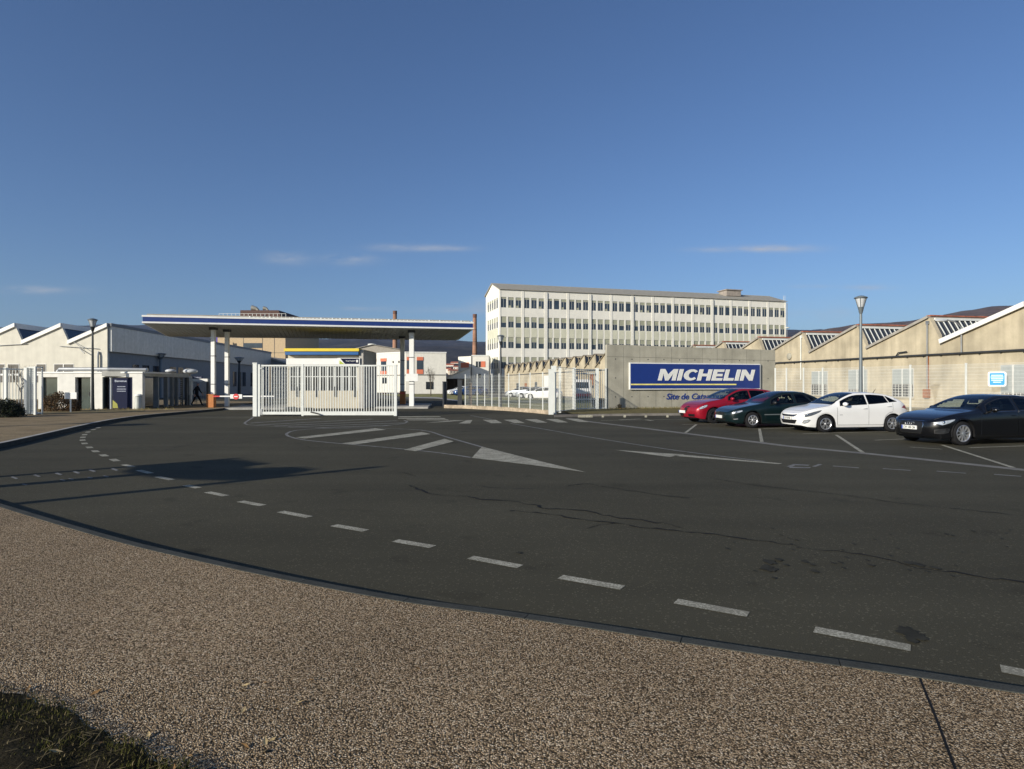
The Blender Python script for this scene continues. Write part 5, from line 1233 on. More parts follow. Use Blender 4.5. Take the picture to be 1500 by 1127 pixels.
for _ in range(24000):
    x = random.uniform(-3.3, -1.05); y = random.uniform(1.6, by_(x) + .01)
    if y < 2.0 and x > -1.3: continue
    dens = mnoise.noise(Vector((x * 4, y * 4, 7)))
    if dens < random.uniform(-.8, .15): continue
    h = random.uniform(.006, .020) * (1 + max(0, dens)); a = random.random() * 6.28; l = random.uniform(.2, .9)
    dx, dy = math.cos(a), math.sin(a); w = random.uniform(.0012, .0028); z = PV + .028
    p0 = Vector((x, y, z)); p1 = p0 + Vector((dx * h * l * .5, dy * h * l * .5, h * .7)); p2 = p0 + Vector((dx * h * l * 1.2, dy * h * l * 1.2, h))
    s_ = Vector((-dy, dx, 0)) * w; mi = 0 if dens > .05 else 1
    if random.random() < .12: mi = 2
    q.poly([p0 - s_, p0 + s_, p1 + s_ * .8, p1 - s_ * .8], mi); q.poly([p1 - s_ * .8, p1 + s_ * .8, p2], mi)
for _ in range(260):
    x = random.uniform(-3.2, -1.2); y = random.uniform(1.8, by_(x)); a = random.random() * 3.14; l = random.uniform(.015, .05); p0 = Vector((x, y, PV + .055)); v = Vector((math.cos(a), math.sin(a), .1)) * l; s_ = Vector((-math.sin(a), math.cos(a), 0)) * .0016
    q.poly([p0 - v - s_, p0 - v + s_, p0 + v + s_, p0 + v - s_], 2)
lf_ = MB()
for k in range(26):
    x = random.uniform(-3.0, -.9); y = random.uniform(2.55, 3.5) if k < 20 else random.uniform(2.6, 5.2)
    if k >= 20: x, y = random.uniform(-2.5, .6), random.uniform(2.6, 3.9)
    a = random.random() * 6.28; l = random.uniform(.012, .032); z = PV + (.006 if y > by_(x) + .02 else .06); u = Vector((math.cos(a), math.sin(a), .25)) * l; w = Vector((-math.sin(a), math.cos(a), random.uniform(-.3, .5))) * l * .4; p = Vector((x, y, z + .004))
    lf_.add([p - u, p + w - u * .1, p + u, p - w + u * .1, p + Vector((0, 0, -.003))], [(0, 4, 1), (1, 4, 2), (2, 4, 3), (3, 4, 0)], random.choice([0, 0, 1]))
struct('fallen_leaves', lf_, [M('dry leaf', (.26, .15, .06), .8, var=.3, scale=30), M('pale dry leaf', (.38, .29, .15), .8, var=.3, scale=30)], kind='stuff', recalc=False)
struct('grass', q, [M('moss green', (.055, .055, .016), 1.0, spec=.05, var=.3, scale=20), M('dark grass', (.036, .034, .013), 1.0, spec=.05, var=.3, scale=20), M('dry straw', (.16, .13, .07), 1.0, spec=.05, var=.3, scale=20)], kind='stuff', recalc=False)  # blade colours darkened too, shade of the corner included
q = MB()
random.seed(5)
for a_, b_, n_ in [((6.6, 42.75), (19.5, 46.6), 900), ((-3.3, 46.6), (2.2, 39.6), 500), ((-31.5, 39.9), (-22, 41.2), 400)]:
    for _ in range(n_):
        t = random.random(); x, y = a_[0] + (b_[0] - a_[0]) * t + random.gauss(0, .12), a_[1] + (b_[1] - a_[1]) * t - abs(random.gauss(0, .3)); z = .1 if a_[0] != -3.3 else 0
        if a_[0] < -20: z = PL
        h = random.uniform(.05, .16); w = .012; q.poly([(x - w, y, z), (x + w, y, z), (x + random.gauss(0, .05), y + random.gauss(0, .05), z + h)], random.choice([0, 1]))
struct('wall_foot_grass', q, [M('verge green', (.13, .12, .04), .95, var=.3, scale=5), M('verge straw', (.24, .19, .09), .95, var=.3, scale=5)], kind='stuff', recalc=False)

# ------------------------------------------------------------------ cars
def interp(tab):
    """monotone cubic through (x, value) pairs"""
    xs = [t[0] for t in tab]; ys = [t[1] for t in tab]; n = len(xs)
    d = [(ys[i + 1] - ys[i]) / (xs[i + 1] - xs[i]) for i in range(n - 1)]
    m = [d[0]] + [0 if d[i - 1] * d[i] <= 0 else 2 * d[i - 1] * d[i] / (d[i - 1] + d[i]) for i in range(1, n - 1)] + [d[-1]]
    def f(x):
        if x <= xs[0]: return ys[0]
        if x >= xs[-1]: return ys[-1]
        i = 0
        while x > xs[i + 1]: i += 1
        h = xs[i + 1] - xs[i]; t = (x - xs[i]) / h
        return ys[i] * (1 + 2 * t) * (1 - t) ** 2 + m[i] * h * t * (1 - t) ** 2 + ys[i + 1] * t * t * (3 - 2 * t) + m[i + 1] * h * t * t * (t - 1)
    return f
def inside(p, poly):
    x, y = p; r = False; n = len(poly)
    for i in range(n):
        x0, y0 = poly[i]; x1, y1 = poly[(i + 1) % n]
        if (y0 > y) != (y1 > y) and x < (x1 - x0) * (y - y0) / (y1 - y0) + x0: r = not r
    return r
def shrink(poly, k):
    cx = sum(p[0] for p in poly) / len(poly); cy = sum(p[1] for p in poly) / len(poly)
    out = []
    for x, y in poly:
        d = math.hypot(x - cx, y - cy); f = max(0, d - k) / d if d else 0; out.append((cx + (x - cx) * f, cy + (y - cy) * f))
    return out
def inset(poly, k):
    """move every edge inwards by k"""
    n = len(poly); A = sum(poly[i][0] * poly[(i + 1) % n][1] - poly[(i + 1) % n][0] * poly[i][1] for i in range(n)); sg = 1 if A > 0 else -1
    out = []
    for i in range(n):
        p0, p1, p2 = Vector(poly[i - 1]), Vector(poly[i]), Vector(poly[(i + 1) % n]); a = (p1 - p0); b = (p2 - p1)
        if a.length < 1e-6 or b.length < 1e-6: out.append(tuple(p1)); continue
        a.normalize(); b.normalize(); na = Vector((-a.y, a.x)) * sg; nb = Vector((-b.y, b.x)) * sg; bi = na + nb
        if bi.length < .15: bi = na
        bi.normalize(); q = p1 + bi * min(k / max(.35, bi.dot(na)), k * 2); out.append((q.x, q.y))
    return out
CARCOL = {}
def carpaint(n, col, metal=.0, rough=.3):
    return M(n, col, rough, metal, var=.02, coat=.8, spec=.35)
GLS = glassy('car glass', (.60, .66, .64), 1.45); GLSD = glassy('tinted car glass', (.10, .11, .12), 1.45)
TYRE = M('tyre rubber', (.016, .016, .017), .85, var=.2, scale=8); ALLOY = M('alloy rim', (.60, .61, .62), .3, .8, var=.05); ALLOYD = M('dark alloy rim', (.07, .07, .075), .35, .7)
LENS = M('headlamp lens', (.50, .53, .55), .12, .35, var=.25, scale=14, coat=1); LENSD = M('dark headlamp', (.12, .13, .14), .15, .3, var=.3, scale=12, coat=1); TAIL = M('tail lamp red', (.22, .008, .010), .15, coat=1); CHROME = M('chrome', (.62, .63, .64), .15, 1.)
INTER = M('car interior', (.03, .03, .032), .8); INTL = M('car seat grey', (.26, .245, .21), .85); PLATE = M('number plate white', (.72, .72, .68), .4); EUB = M('plate blue', (.02, .06, .36), .4); GRILM = M('grille black', (.010, .010, .011), .35)

class Car:
    def __init__(s, sp):
        s.sp = sp; s.L = sp['L']; s.top = interp(sp['top']); s.belt = interp(sp['belt']); s.hw = interp(sp['hw']); s.zb = interp(sp['zb'])
        s.wx = (sp['fo'], sp['fo'] + sp['wb']); s.R = sp['R']; s.lean = sp.get('lean', .42); s.ns = sp.get('nose', .10)
        s.cache = {}
    def edge(s, x):
        w, b, t = s.hw(x), s.belt(x), s.top(x); hc = max(.004, t - b)
        return max(.05, w * .955 - .03 - s.lean * hc), b + hc * (.86 if hc > .2 else .70)
    def arch(s, x):
        z = s.zb(x)
        for wx in s.wx:
            r = s.R + .055; d = abs(x - wx)
            if d < r: z = max(z, s.R + math.sqrt(r * r - d * d))
        return z
    def section(s, x):
        x = round(x, 4)
        if x in s.cache: return s.cache[x]
        w, b, t, zb = s.hw(x), s.belt(x), s.top(x), s.arch(x); z0 = s.zb(x); e, ze = s.edge(x); hc = t - b
        ra = zb > z0 + .02
        H_ = b - z0
        key = [(w * .955 if not ra else w * .99, zb), (w * .985, max(zb + .012, z0 + .10)), (w * .992, max(zb + .024, z0 + H_ * .42)), (w * 1.0, max(zb + .036, z0 + H_ * .70)), (w * .992, max(zb + .048, z0 + H_ * .86)), (w * .965, max(zb + .06, b)),
               ((w * .965 + e) / 2 + .006 * min(1, hc * 3), (max(zb + .06, b) + ze) / 2), (e, ze), (e * .9, ze + (t - ze) * .52), (e * .62, ze + (t - ze) * .84), (e * .3, ze + (t - ze) * .97), (0, t)]
        pts = []
        n = len(key)
        for i in range(n - 1):
            p0, p1, p2, p3 = [Vector(key[j]) for j in (max(i - 1, 0), i, i + 1, min(i + 2, n - 1))]
            nk = 3 if i < 5 else 8 if i < 7 else 9
            for k in range(nk):
                u = k / nk; cr_ = .5 * ((2 * p1) + (p2 - p0) * u + (2 * p0 - 5 * p1 + 4 * p2 - p3) * u * u + (3 * p1 - p0 - 3 * p2 + p3) * u ** 3)
                ln = p1.lerp(p2, u); q = cr_.lerp(ln, .45); pts.append((q.x, q.y))
        pts.append((0, t)); s.cache[x] = pts; return pts
    def warp(s, x, z):
        """round the bumpers in side view"""
        L_ = s.L; f = max(0, 1 - x / .55); r = max(0, 1 - (L_ - x) / .5)
        k = ((z - .48) / .36); return x + f * f * s.ns * min(1.6, k * k) - r * r * s.ns * .8 * min(1.6, ((z - .62) / .42) ** 2)
    def grid(s, i, x):
        return [Vector((s.warp(x, z), y, z)) for y, z in s.section(x)]
    def side(s, x, z):
        pts = s.section(x)
        for (y0, z0), (y1, z1) in zip(pts, pts[1:]):
            if z0 <= z <= z1: t = (z - z0) / max(1e-6, z1 - z0); y = y0 + (y1 - y0) * t; return Vector((s.warp(x, z), y, z))
        return Vector((s.warp(x, z), pts[0][0] if z < pts[0][1] else 0, z))
    def topp(s, x, y):
        pts = s.section(x)[15:]
        for (y0, z0), (y1, z1) in zip(pts, pts[1:]):
            if y1 <= abs(y) <= y0: t = (y0 - abs(y)) / max(1e-6, y0 - y1); z = z0 + (z1 - z0) * t; return Vector((s.warp(x, z), y, z))
        return Vector((x, y, pts[-1][1]))
    def front(s, y, z):
        p = s.side(0.0, z); yv = max(.05, abs(p.y)); u = min(1, abs(y) / yv); return Vector((p.x - s.sp['bulge'] * (1 - u ** 2.4), y, z))
    def patch(s, mb, poly, fn, off, mi=0, step=.06, flip=1):
        """a skin on the body: 2-D outline -> surface point, lifted along its normal"""
        P2 = []
        n = len(poly)
        for i in range(n):
            a, b = Vector(poly[i]), Vector(poly[(i + 1) % n]); k = max(1, int((b - a).length / step))
            for j in range(k): P2.append(a.lerp(b, j / k))
        nb = len(P2); x0, x1 = min(p.x for p in P2), max(p.x for p in P2); y0, y1 = min(p.y for p in P2), max(p.y for p in P2)
        pl = [tuple(p) for p in P2]; sh = shrink(pl, step * .35)
        x = x0 + step / 2
        while x < x1:
            y = y0 + step / 2
            while y < y1:
                if inside((x, y), sh): P2.append(Vector((x, y)))
                y += step
            x += step
        vs, _, fs, *_r = delaunay_2d_cdt(P2, [(i, (i + 1) % nb) for i in range(nb)], [], 1, 1e-5)
        out = []
        for v in vs:
            p = fn(v.x, v.y); h = .004; a = fn(v.x + h, v.y) - fn(v.x - h, v.y); b = fn(v.x, v.y + h) - fn(v.x, v.y - h); nn = a.cross(b)
            nn = nn.normalized() if nn.length > 1e-12 else Vector((0, 0, 1)); c = p - Vector((s.L / 2, 0, .55))
            if nn.dot(c) < 0: nn = -nn
            out.append(p + nn * off)
        mb.add(out, fs, mi)
    def sw(s, x0l, x0u, x1l, x1u, lo=.022, hi=.03):
        """side-window outline between belt and roof edge"""
        pts = []; n = 14
        for i in range(n + 1): x = x0l + (x1l - x0l) * i / n; pts.append((x, s.belt(x) + lo))
        for i in range(n + 1): x = x1u + (x0u - x1u) * i / n; pts.append((x, max(s.edge(x)[1] - hi, s.belt(x) + lo + .012)))
        return pts

def build_car(sp, label, loc, rz, group='cars parked in the bays'):
    c = Car(sp); t = thing('parked_car', label, 'car', loc, rz, group); L_ = sp['L']; paint = sp['paint']
    wins = [c.sw(*w) for w in sp['side_win']]; hole = [inset(w, .018) for w in wins]
    def tw(x0, x1, y_in, k=14):
        a = []
        for i in range(k + 1): x = x0 + (x1 - x0) * i / k; a.append((x, max(.1, c.edge(x)[0] - y_in)))
        return a + [(x, -y) for x, y in a[::-1]]
    wsx, rwx = sp['ws'], sp['rw']; WS, RW = tw(*wsx, .035), tw(*rwx, .05); hWS, hRW = inset(WS, .02), inset(RW, .02)
    # body shell
    xs = [0.0]
    while xs[-1] < L_ - .001: xs.append(min(L_, xs[-1] + (.02 if xs[-1] < .3 or L_ - xs[-1] < .32 else .034)))
    rings = [c.grid(i, x) for i, x in enumerate(xs)]; nr = len(rings[0]); body = MB(); doors = [MB() for _ in sp['doors']] ; doorsR = [MB() for _ in sp['doors']]
    for sy in (1, -1):
        vs = [[Vector((p.x, p.y * sy, p.z)) for p in r] for r in rings]
        for i in range(len(xs) - 1):
            xm = (xs[i] + xs[i + 1]) / 2
            for j in range(nr - 1):
                q = [vs[i][j], vs[i + 1][j], vs[i + 1][j + 1], vs[i][j + 1]]; zc = sum(p.z for p in q) / 4; yc = abs(sum(p.y for p in q) / 4)
                if j >= 14 and j <= 33 and any(inside((xm, zc), h) for h in hole): continue
                if j >= 30 and (inside((xm, yc), hWS) or inside((xm, yc), hRW)): continue
                tgt = body
                if 2 <= j <= 14:
                    for k, (a, b) in enumerate(sp['doors']):
                        sh = .10 * max(0, (zc - .7)) if k == 1 else 0
                        if a < xm < b: tgt = (doors if sy < 0 else doorsR)[k]
                tgt.poly(q)
        # bumpers front and rear
        for r, bul, dr in ((vs[0], sp['bulge'], -1), (vs[-1], sp['bulge_r'], 1)):
            prev = r
            for u in (.85, .65, .4, 0.0):
                cur = [Vector((p.x + dr * bul * (1 - u ** 2.4), p.y * u, p.z)) for p in r]
                for j in range(nr - 1): body.poly([prev[j], cur[j], cur[j + 1], prev[j + 1]])
                prev = cur
    bm = obj('body', body, paint, t); 
    def weld(o, ang=38):
        m = bmesh.new(); m.from_mesh(o.data); bmesh.ops.remove_doubles(m, verts=m.verts, dist=.0008); bmesh.ops.dissolve_degenerate(m, edges=m.edges, dist=.0002); bmesh.ops.recalc_face_normals(m, faces=m.faces); m.to_mesh(o.data); m.free(); o.data.shade_smooth(); o.data.set_sharp_from_angle(angle=R(ang))
    weld(bm)
    for k, (dl, dr_) in enumerate(zip(doors, doorsR)):
        for mb_, sy in ((dl, -1), (dr_, 1)):
            o = obj('door', mb_, paint, t); weld(o)
            a, b = sp['doors'][k]; q = MB(); hx = b - .16; z = c.belt(hx) - .115; p = c.side(hx, z)
            q.tube([(hx - .11, sy * (p.y + .005), z - .003), (hx - .06, sy * (p.y + .028), z), (hx + .06, sy * (p.y + .028), z + .004), (hx + .10, sy * (p.y + .005), z + .004)], [.008, .013, .013, .008], 6)
            obj('handle', q, sp.get('handle', paint), o, smooth=50)
    # dark gaps round doors and bonnet
    q = MB()
    def seam(fn, pts, w=.009, sy=-1):
        pp = [fn(*p) for p in pts]; pp = [Vector((p.x, p.y * sy if fn == c.side else p.y, p.z)) for p in pp]
        for a, b in zip(pp, pp[1:]):
            ctr = Vector((L_ / 2, 0, .5)); out = ((a + b) / 2 - ctr); out.x *= .15; out.normalize(); d = (b - a).normalized(); s_ = d.cross(out).normalized() * w / 2
            o_ = out * .0035; q.poly([a - s_ + o_, a + s_ + o_, b + s_ + o_, b - s_ + o_])
    for sy in (1, -1):
        for a, b in sp['doors']:
            for x in (a, b):
                z0, z1 = c.arch(x) + .1, c.belt(x) - .01; seam(c.side, [(x, z0 + (z1 - z0) * i / 10) for i in range(11)], sy=sy)
        a, b = sp['doors'][0][0], sp['doors'][-1][1]; seam(c.side, [(a + (b - a) * i / 30, max(c.arch(a + (b - a) * i / 30) + .05, c.zb(2) + .085)) for i in range(31)], sy=sy)
        x0, x1 = sp['hood']; seam(c.topp, [(x0 + (x1 - x0) * i / 16, sy * (c.edge(x0 + (x1 - x0) * i / 16)[0] + .0) * .985) for i in range(17)], sy=sy)
    x0 = sp['hood'][0]; e0 = c.edge(x0)[0] * .985; seam(c.topp, [(x0, -e0 + 2 * e0 * i / 16) for i in range(17)])
    obj('panel_gap', q, BLK, bm)
    # glass
    for sy in (-1, 1):
        for w, gm in zip(wins, sp['win_glass']):
            q = MB(); fn = lambda x, z: (lambda p: Vector((p.x, p.y * sy, p.z)))(c.side(x, z))
            c.patch(q, w, fn, .003, 1, .05); c.patch(q, inset(w, .022), fn, .006, 0, .05)
            # the seal is only the rim: cut its middle
            keep = [(f, m) for f, m in zip(q.f, q.m) if m == 0 or not all(inside((q.v[i].x, q.v[i].z), inset(w, .038)) for i in f)]
            q.f = [k[0] for k in keep]; q.m = [k[1] for k in keep]
            obj('side_window', q, [gm, BLK], t, smooth=60, recalc=False)
        q = MB(); 
        for w in wins:
            lo = [p for p in w[:15]]
            if sp.get('chrome_line'):
                pp = [(lambda p: Vector((p.x, sy * (p.y + .012), p.z)))(c.side(x, z - .012)) for x, z in lo]; q.tube(pp, .009, 5)
        if q.v: obj('window_trim', q, CHROME, t)
    for nm, w, gm in (('windscreen', WS, GLS), ('rear_window', RW, sp['win_glass'][-1])):
        q = MB(); c.patch(q, w, c.topp, .003, 1, .06); c.patch(q, inset(w, .03), c.topp, .006, 0, .06); iw = inset(w, .042)
        keep = [(f, m) for f, m in zip(q.f, q.m) if m == 0 or not all(inside((q.v[i].x, q.v[i].y), iw) for i in f)]; q.f = [k[0] for k in keep]; q.m = [k[1] for k in keep]
        obj(nm, q, [gm, BLK], t, smooth=60, recalc=False)
    # lamps, grille, plate
    for sy in (-1, 1):
        fn = lambda x, z: (lambda p: Vector((p.x, p.y * sy, p.z)))(c.side(x, z))
        q = MB(); c.patch(q, sp['headlight'], fn, .006, 0, .04); c.patch(q, inset(sp['headlight'], .014), fn, .009, 1, .03)
        p = c.side(*sp['lamp_c']); q.ball((p.x - .0, sy * (p.y - .008), p.z), .045, .03, .045, 8, 2)
        obj('headlight', q, [sp.get('lens_rim', BLK), sp['lens'], CHROME], t, smooth=60, recalc=False)
        q = MB(); c.patch(q, sp['taillight'], fn, .006, 0, .04); obj('tail_light', q, TAIL, t, smooth=60, recalc=False)
        if 'fog' in sp:
            q = MB(); c.patch(q, sp['fog'], fn, .006, 0, .03); c.patch(q, inset(sp['fog'], .015), fn, .009, 1, .03); obj('fog_lamp', q, [sp.get('fog_rim', BLK), sp.get('fog_m', LENS)], t, smooth=60, recalc=False)
        # mirror
        mx_, mz = sp['mirror']; y = sy * (c.side(mx_, c.belt(mx_) + .02).y)
        q = MB().ball((mx_ + .02, y + sy * .12, mz), .075, .115, .072, 9); q.tube([(mx_ + .03, y - sy * .01, mz - .05), (mx_ + .03, y + sy * .06, mz - .03)], .022, 6, 1)
        q.poly([(mx_ + .088, y + sy * .05, mz - .05), (mx_ + .088, y + sy * .2, mz - .045), (mx_ + .088, y + sy * .2, mz + .045), (mx_ + .088, y + sy * .05, mz + .05)], 2)
        obj('mirror', q, [sp.get('mirror_m', paint), BLK, CHROME], t, smooth=60)
        q = MB()
        for poly, k in sp.get('side_trim', []): c.patch(q, poly, fn, .005, k, .12)
        if q.v: obj('side_strip', q, [M('side strip grey', (.10, .115, .12), .4), CHROME, BLK], t, smooth=60, recalc=False)
    q = MB()
    for i_, (poly, k) in enumerate(sp['front']): c.patch(q, poly, c.front, .005 + .0025 * i_, k, .05)
    gr = obj('grille', q, [GRILM, CHROME, M('grille slats', (.05, .052, .055), .3, .6), sp['paint']], t, smooth=60, recalc=False)
    py, pz = sp['plate']; p = c.front(py, pz); q = MB().box(p.x - .035, p.x - .012, py - .26, py + .26, pz - .055, pz + .055).box(p.x - .0375, p.x - .0355, py + .215, py + .258, pz - .052, pz + .052, 1)
    npl = obj('number_plate', q, [PLATE, EUB], t)
    if sp.get('plate_text'): obj('lettering', place(text_mb(sp['plate_text'], 1, bold=.02, spacing=1.1), (p.x - .037, py + .195, pz - .036), (0, -1, 0), (0, 0, 1), .40, .072), BLK, npl, recalc=False)
    if sp.get('rings'):
        z = sp['rings']; q = MB()
        for k in range(4):
            yy = -.1125 + k * .075; p = c.front(yy, z); q.tube([(p.x - .02, yy + .047 * math.cos(a), z + .047 * math.sin(a)) for a in [2 * math.pi * i / 18 for i in range(19)]], .0075, 6, cap=False)
        obj('emblem', q, CHROME, gr, smooth=60)
    elif sp.get('badge'):
        z = sp['badge']; p = c.front(0, z); q = MB().tube([(p.x - .02, .055 * math.cos(a), z + .032 * math.sin(a)) for a in [2 * math.pi * i / 18 for i in range(19)]], .006, 5, cap=False)
        q.bar((p.x - .02, .022, z - .026), (p.x - .02, .03, z + .026), .008, .01).bar((p.x - .02, -.03, z - .026), (p.x - .02, -.022, z + .026), .008, .01).bar((p.x - .02, -.026, z - .006), (p.x - .02, .026, z + .006), .008, .008); obj('emblem', q, CHROME, gr)
    if sp.get('antenna'): ax, ah = sp['antenna']; z = c.top(ax); obj('antenna', MB().tube([(ax, 0, z - .01), (ax + .04, 0, z + .05), (ax + .04 + ah * .55, 0, z + ah)], [.03, .012, .004], 6), BLK, t)
    # underbody, wheel arches, cabin
    zs = c.zb(2)
    obj('underbody', MB().box(.35, L_ - .35, -.60, .60, zs - .03, .55).box(.25, c.wx[0] - .4, -.72, .72, zs - .01, .45).box(c.wx[0] + .42, c.wx[1] - .42, -.76, .76, zs - .005, .42).box(c.wx[1] + .4, L_ - .2, -.7, .7, zs + .03, .5), BLK, t)
    for wx in c.wx:
        for sy in (-1, 1):
            q = MB(); yo = sy * (c.hw(wx) - .012); r = c.R + .06
            ar = [(wx + r * math.cos(a), c.R + r * math.sin(a)) for a in [math.pi * i / 18 - .25 + (.5 * i / 18) for i in range(19)]]
            for (a0, b0), (a1, b1) in zip(ar, ar[1:]): q.poly([(a0, yo, b0), (a1, yo, b1), (a1, sy * .6, b1), (a0, sy * .6, b0)])
            q.poly([(x, sy * .598, z) for x, z in ar]); obj('wheel_arch', q, BLK, t, recalc=False)
    q = MB(); fx_ = wsx[0] + .15
    q.box(fx_, rwx[1] - .25, -.66, .66, .5, .56); q.hexa([(fx_ - .1, -.66, .6), (fx_ + .55, -.66, .6), (fx_ + .55, .66, .6), (fx_ - .1, .66, .6)], [(fx_ - .05, -.62, c.belt(fx_) - .01), (fx_ + .42, -.62, c.belt(fx_) - .05), (fx_ + .42, .62, c.belt(fx_) - .05), (fx_ - .05, .62, c.belt(fx_) - .01)])
    q.tube([(fx_ + .62 + .05 * math.sin(a), .36 + .18 * math.cos(a), .86 + .17 * math.sin(a)) for a in [2 * math.pi * i / 14 for i in range(15)]], .016, 6)
    sx = sp['seats']
    for x in sx[:1]:
        for yy in (-.36, .36):
            q.hexa([(x - .45, yy - .24, .56), (x + .05, yy - .24, .52), (x + .05, yy + .24, .52), (x - .45, yy + .24, .56)], [(x - .45, yy - .22, .70), (x, yy - .24, .66), (x, yy + .24, .66), (x - .45, yy + .22, .70)], 1)
            q.hexa([(x - .05, yy - .25, .6), (x + .1, yy - .25, .6), (x + .1, yy + .25, .6), (x - .05, yy + .25, .6)], [(x + .16, yy - .2, 1.14), (x + .27, yy - .2, 1.14), (x + .27, yy + .2, 1.14), (x + .16, yy + .2, 1.14)], 1)
            q.hexa([(x + .2, yy - .13, 1.17), (x + .29, yy - .13, 1.17), (x + .29, yy + .13, 1.17), (x + .2, yy + .13, 1.17)], [(x + .23, yy - .11, 1.33), (x + .3, yy - .11, 1.33), (x + .3, yy + .11, 1.33), (x + .23, yy + .11, 1.33)], 1)
    x = sx[1]; q.hexa([(x - .5, -.62, .56), (x, -.62, .56), (x, .62, .56), (x - .5, .62, .56)], [(x - .48, -.62, .72), (x, -.62, .7), (x, .62, .7), (x - .48, .62, .72)], 1)
    q.hexa([(x - .04, -.62, .6), (x + .1, -.62, .6), (x + .1, .62, .6), (x - .04, .62, .6)], [(x + .18, -.58, 1.12), (x + .28, -.58, 1.12), (x + .28, .58, 1.12), (x + .18, .58, 1.12)], 1)
    obj('cabin', q, [INTER, INTL], t)
    p = c.topp(wsx[1] - .22, 0); obj('rear_view_mirror', MB().ball((p.x + .05, 0, p.z - .09), .02, .11, .04, 7), BLK, t, smooth=60)
    # wheels
    first = None
    Rw = c.R; rr = sp['rim']; ns = sp['spokes']
    for wx in c.wx:
        for sy in (-1, 1):
            yc = sy * (c.hw(wx) - .125)
            if first is None:
                w = bpy.data.objects.new('wheel', None); COL.objects.link(w); w.parent = t; first = w
                q = MB().lathe([(rr - .005, .10), (rr + .03, .105), (Rw - .025, .10), (Rw - .004, .075), (Rw, .03), (Rw, -.03), (Rw - .004, -.075), (Rw - .03, -.1), (rr, -.10)], (0, 0, 0), 40, axis='y')
                obj('tyre', q, TYRE, w, smooth=50)
                q = MB().lathe([(rr, -.104), (rr - .012, -.110), (rr - .028, -.096), (rr - .034, -.05), (rr - .03, .08)], (0, 0, 0), 40, 0, 'y').lathe([(0, -.035), (rr - .03, -.035)], (0, 0, 0), 30, 1, 'y').lathe([(.0, -.105), (.03, -.105), (.048, -.09), (.05, -.05)], (0, 0, 0), 16, 0, 'y')
                for k in range(ns):
                    for dd in sp.get('twin', (0,)):
                        a = 2 * math.pi * k / ns + .2; b = a + dd; ca, sa = math.cos(a), math.sin(a); cb, sb_ = math.cos(b), math.sin(b); wi, wo = sp['spw']
                        i0, o0 = Vector((ca * .04, -.098, sa * .04)), Vector((cb * (rr - .012), -.100, sb_ * (rr - .012))); ti, to_ = Vector((-sa, 0, ca)) * wi, Vector((-sb_, 0, cb)) * wo; dn = Vector((0, .045, 0))
                        q.hexa([i0 + ti + dn, i0 - ti + dn, o0 - to_ + dn, o0 + to_ + dn], [i0 + ti, i0 - ti, o0 - to_, o0 + to_])
                obj('rim', q, [sp['rim_m'], BLK], w)
            else:
                w = dup(first, t)
            w.location = (wx, yc, Rw)
            if sy > 0: w.rotation_euler.z = math.pi
    return t

HATCH = dict(L=4.30, fo=.88, wb=2.65, R=.318, rim=.215, bulge=.085, bulge_r=.05,
    top=[(0, .70), (.06, .745), (.2, .81), (.5, .895), (.9, .965), (1.12, 1.005), (1.22, 1.05), (1.5, 1.205), (1.8, 1.35), (2.05, 1.435), (2.3, 1.468), (2.7, 1.472), (3.0, 1.452), (3.4, 1.385), (3.66, 1.305), (3.82, 1.235), (4.0, 1.10), (4.12, .99), (4.21, .91), (4.30, .80)],
    belt=[(0, .66), (.2, .745), (.5, .815), (.9, .875), (1.2, .915), (1.6, .945), (2.4, .985), (3.1, 1.035), (3.6, 1.085), (3.85, 1.10), (4.02, 1.05), (4.14, .95), (4.22, .86), (4.3, .76)],
    hw=[(0, .66), (.06, .735), (.15, .80), (.3, .85), (.6, .882), (.9, .89), (2.2, .885), (3.4, .89), (3.8, .87), (4.05, .82), (4.2, .76), (4.3, .66)],
    zb=[(0, .26), (.2, .21), (.6, .19), (2, .19), (3.9, .21), (4.15, .27), (4.3, .36)],
    side_win=[(1.44, 1.50, 2.52, 2.52), (2.57, 2.57, 3.36, 3.27), (3.39, 3.30, 3.72, 3.36)], win_glass=[GLS, GLSD, GLSD], ws=(1.17, 2.12), rw=(3.72, 4.06), hood=(.14, 1.10),
    doors=[(1.32, 2.56), (2.56, 3.52)], headlight=[(.03, .60), (.09, .655), (.22, .70), (.42, .755), (.72, .82), (.64, .75), (.48, .675), (.32, .615), (.16, .57), (.05, .56)], lamp_c=(.20, .655), lens=LENSD,
    taillight=[(3.88, .90), (4.02, 1.0), (4.12, .95), (4.20, .85), (4.20, .80), (4.05, .86)], fog=[(.045, .345), (.08, .44), (.22, .475), (.30, .455), (.22, .37), (.10, .325)], fog_rim=BLK, mirror=(1.55, 1.035),
    front=[([(-.44, .60), (.44, .60), (.52, .655), (.30, .635), (-.30, .635), (-.52, .655)], 0), ([(-.34, .565), (.34, .565), (.44, .60), (-.44, .60)], 0), ([(-.52, .45), (.52, .45), (.40, .31), (-.40, .31)], 0), ([(-.47, .375), (.47, .375), (.46, .36), (-.46, .36)], 2), ([(-.42, .603), (.42, .603), (.44, .615), (-.44, .615)], 1)],
    plate=(0, .505), badge=.60, seats=(2.15, 3.15), spokes=5, twin=(-.2, .2), spw=(.018, .012), rim_m=ALLOY, antenna=(3.35, .2))
W1 = dict(HATCH, paint=carpaint('white car paint', (.74, .74, .72), rough=.3), plate_text='CN 746 MB')
W1['side_trim'] = [([(1.40, .635), (1.52, .637), (1.52, .648), (1.40, .646)], 2)]
def carloc(px, py, sp, rz):
    g = G(px, py); fo = sp['fo']; y = -sp['hwc']
    return g - Matrix.Rotation(rz, 3, 'Z') @ Vector((fo, y, 0))
for sp_ in (HATCH, W1): sp_['hwc'] = .87
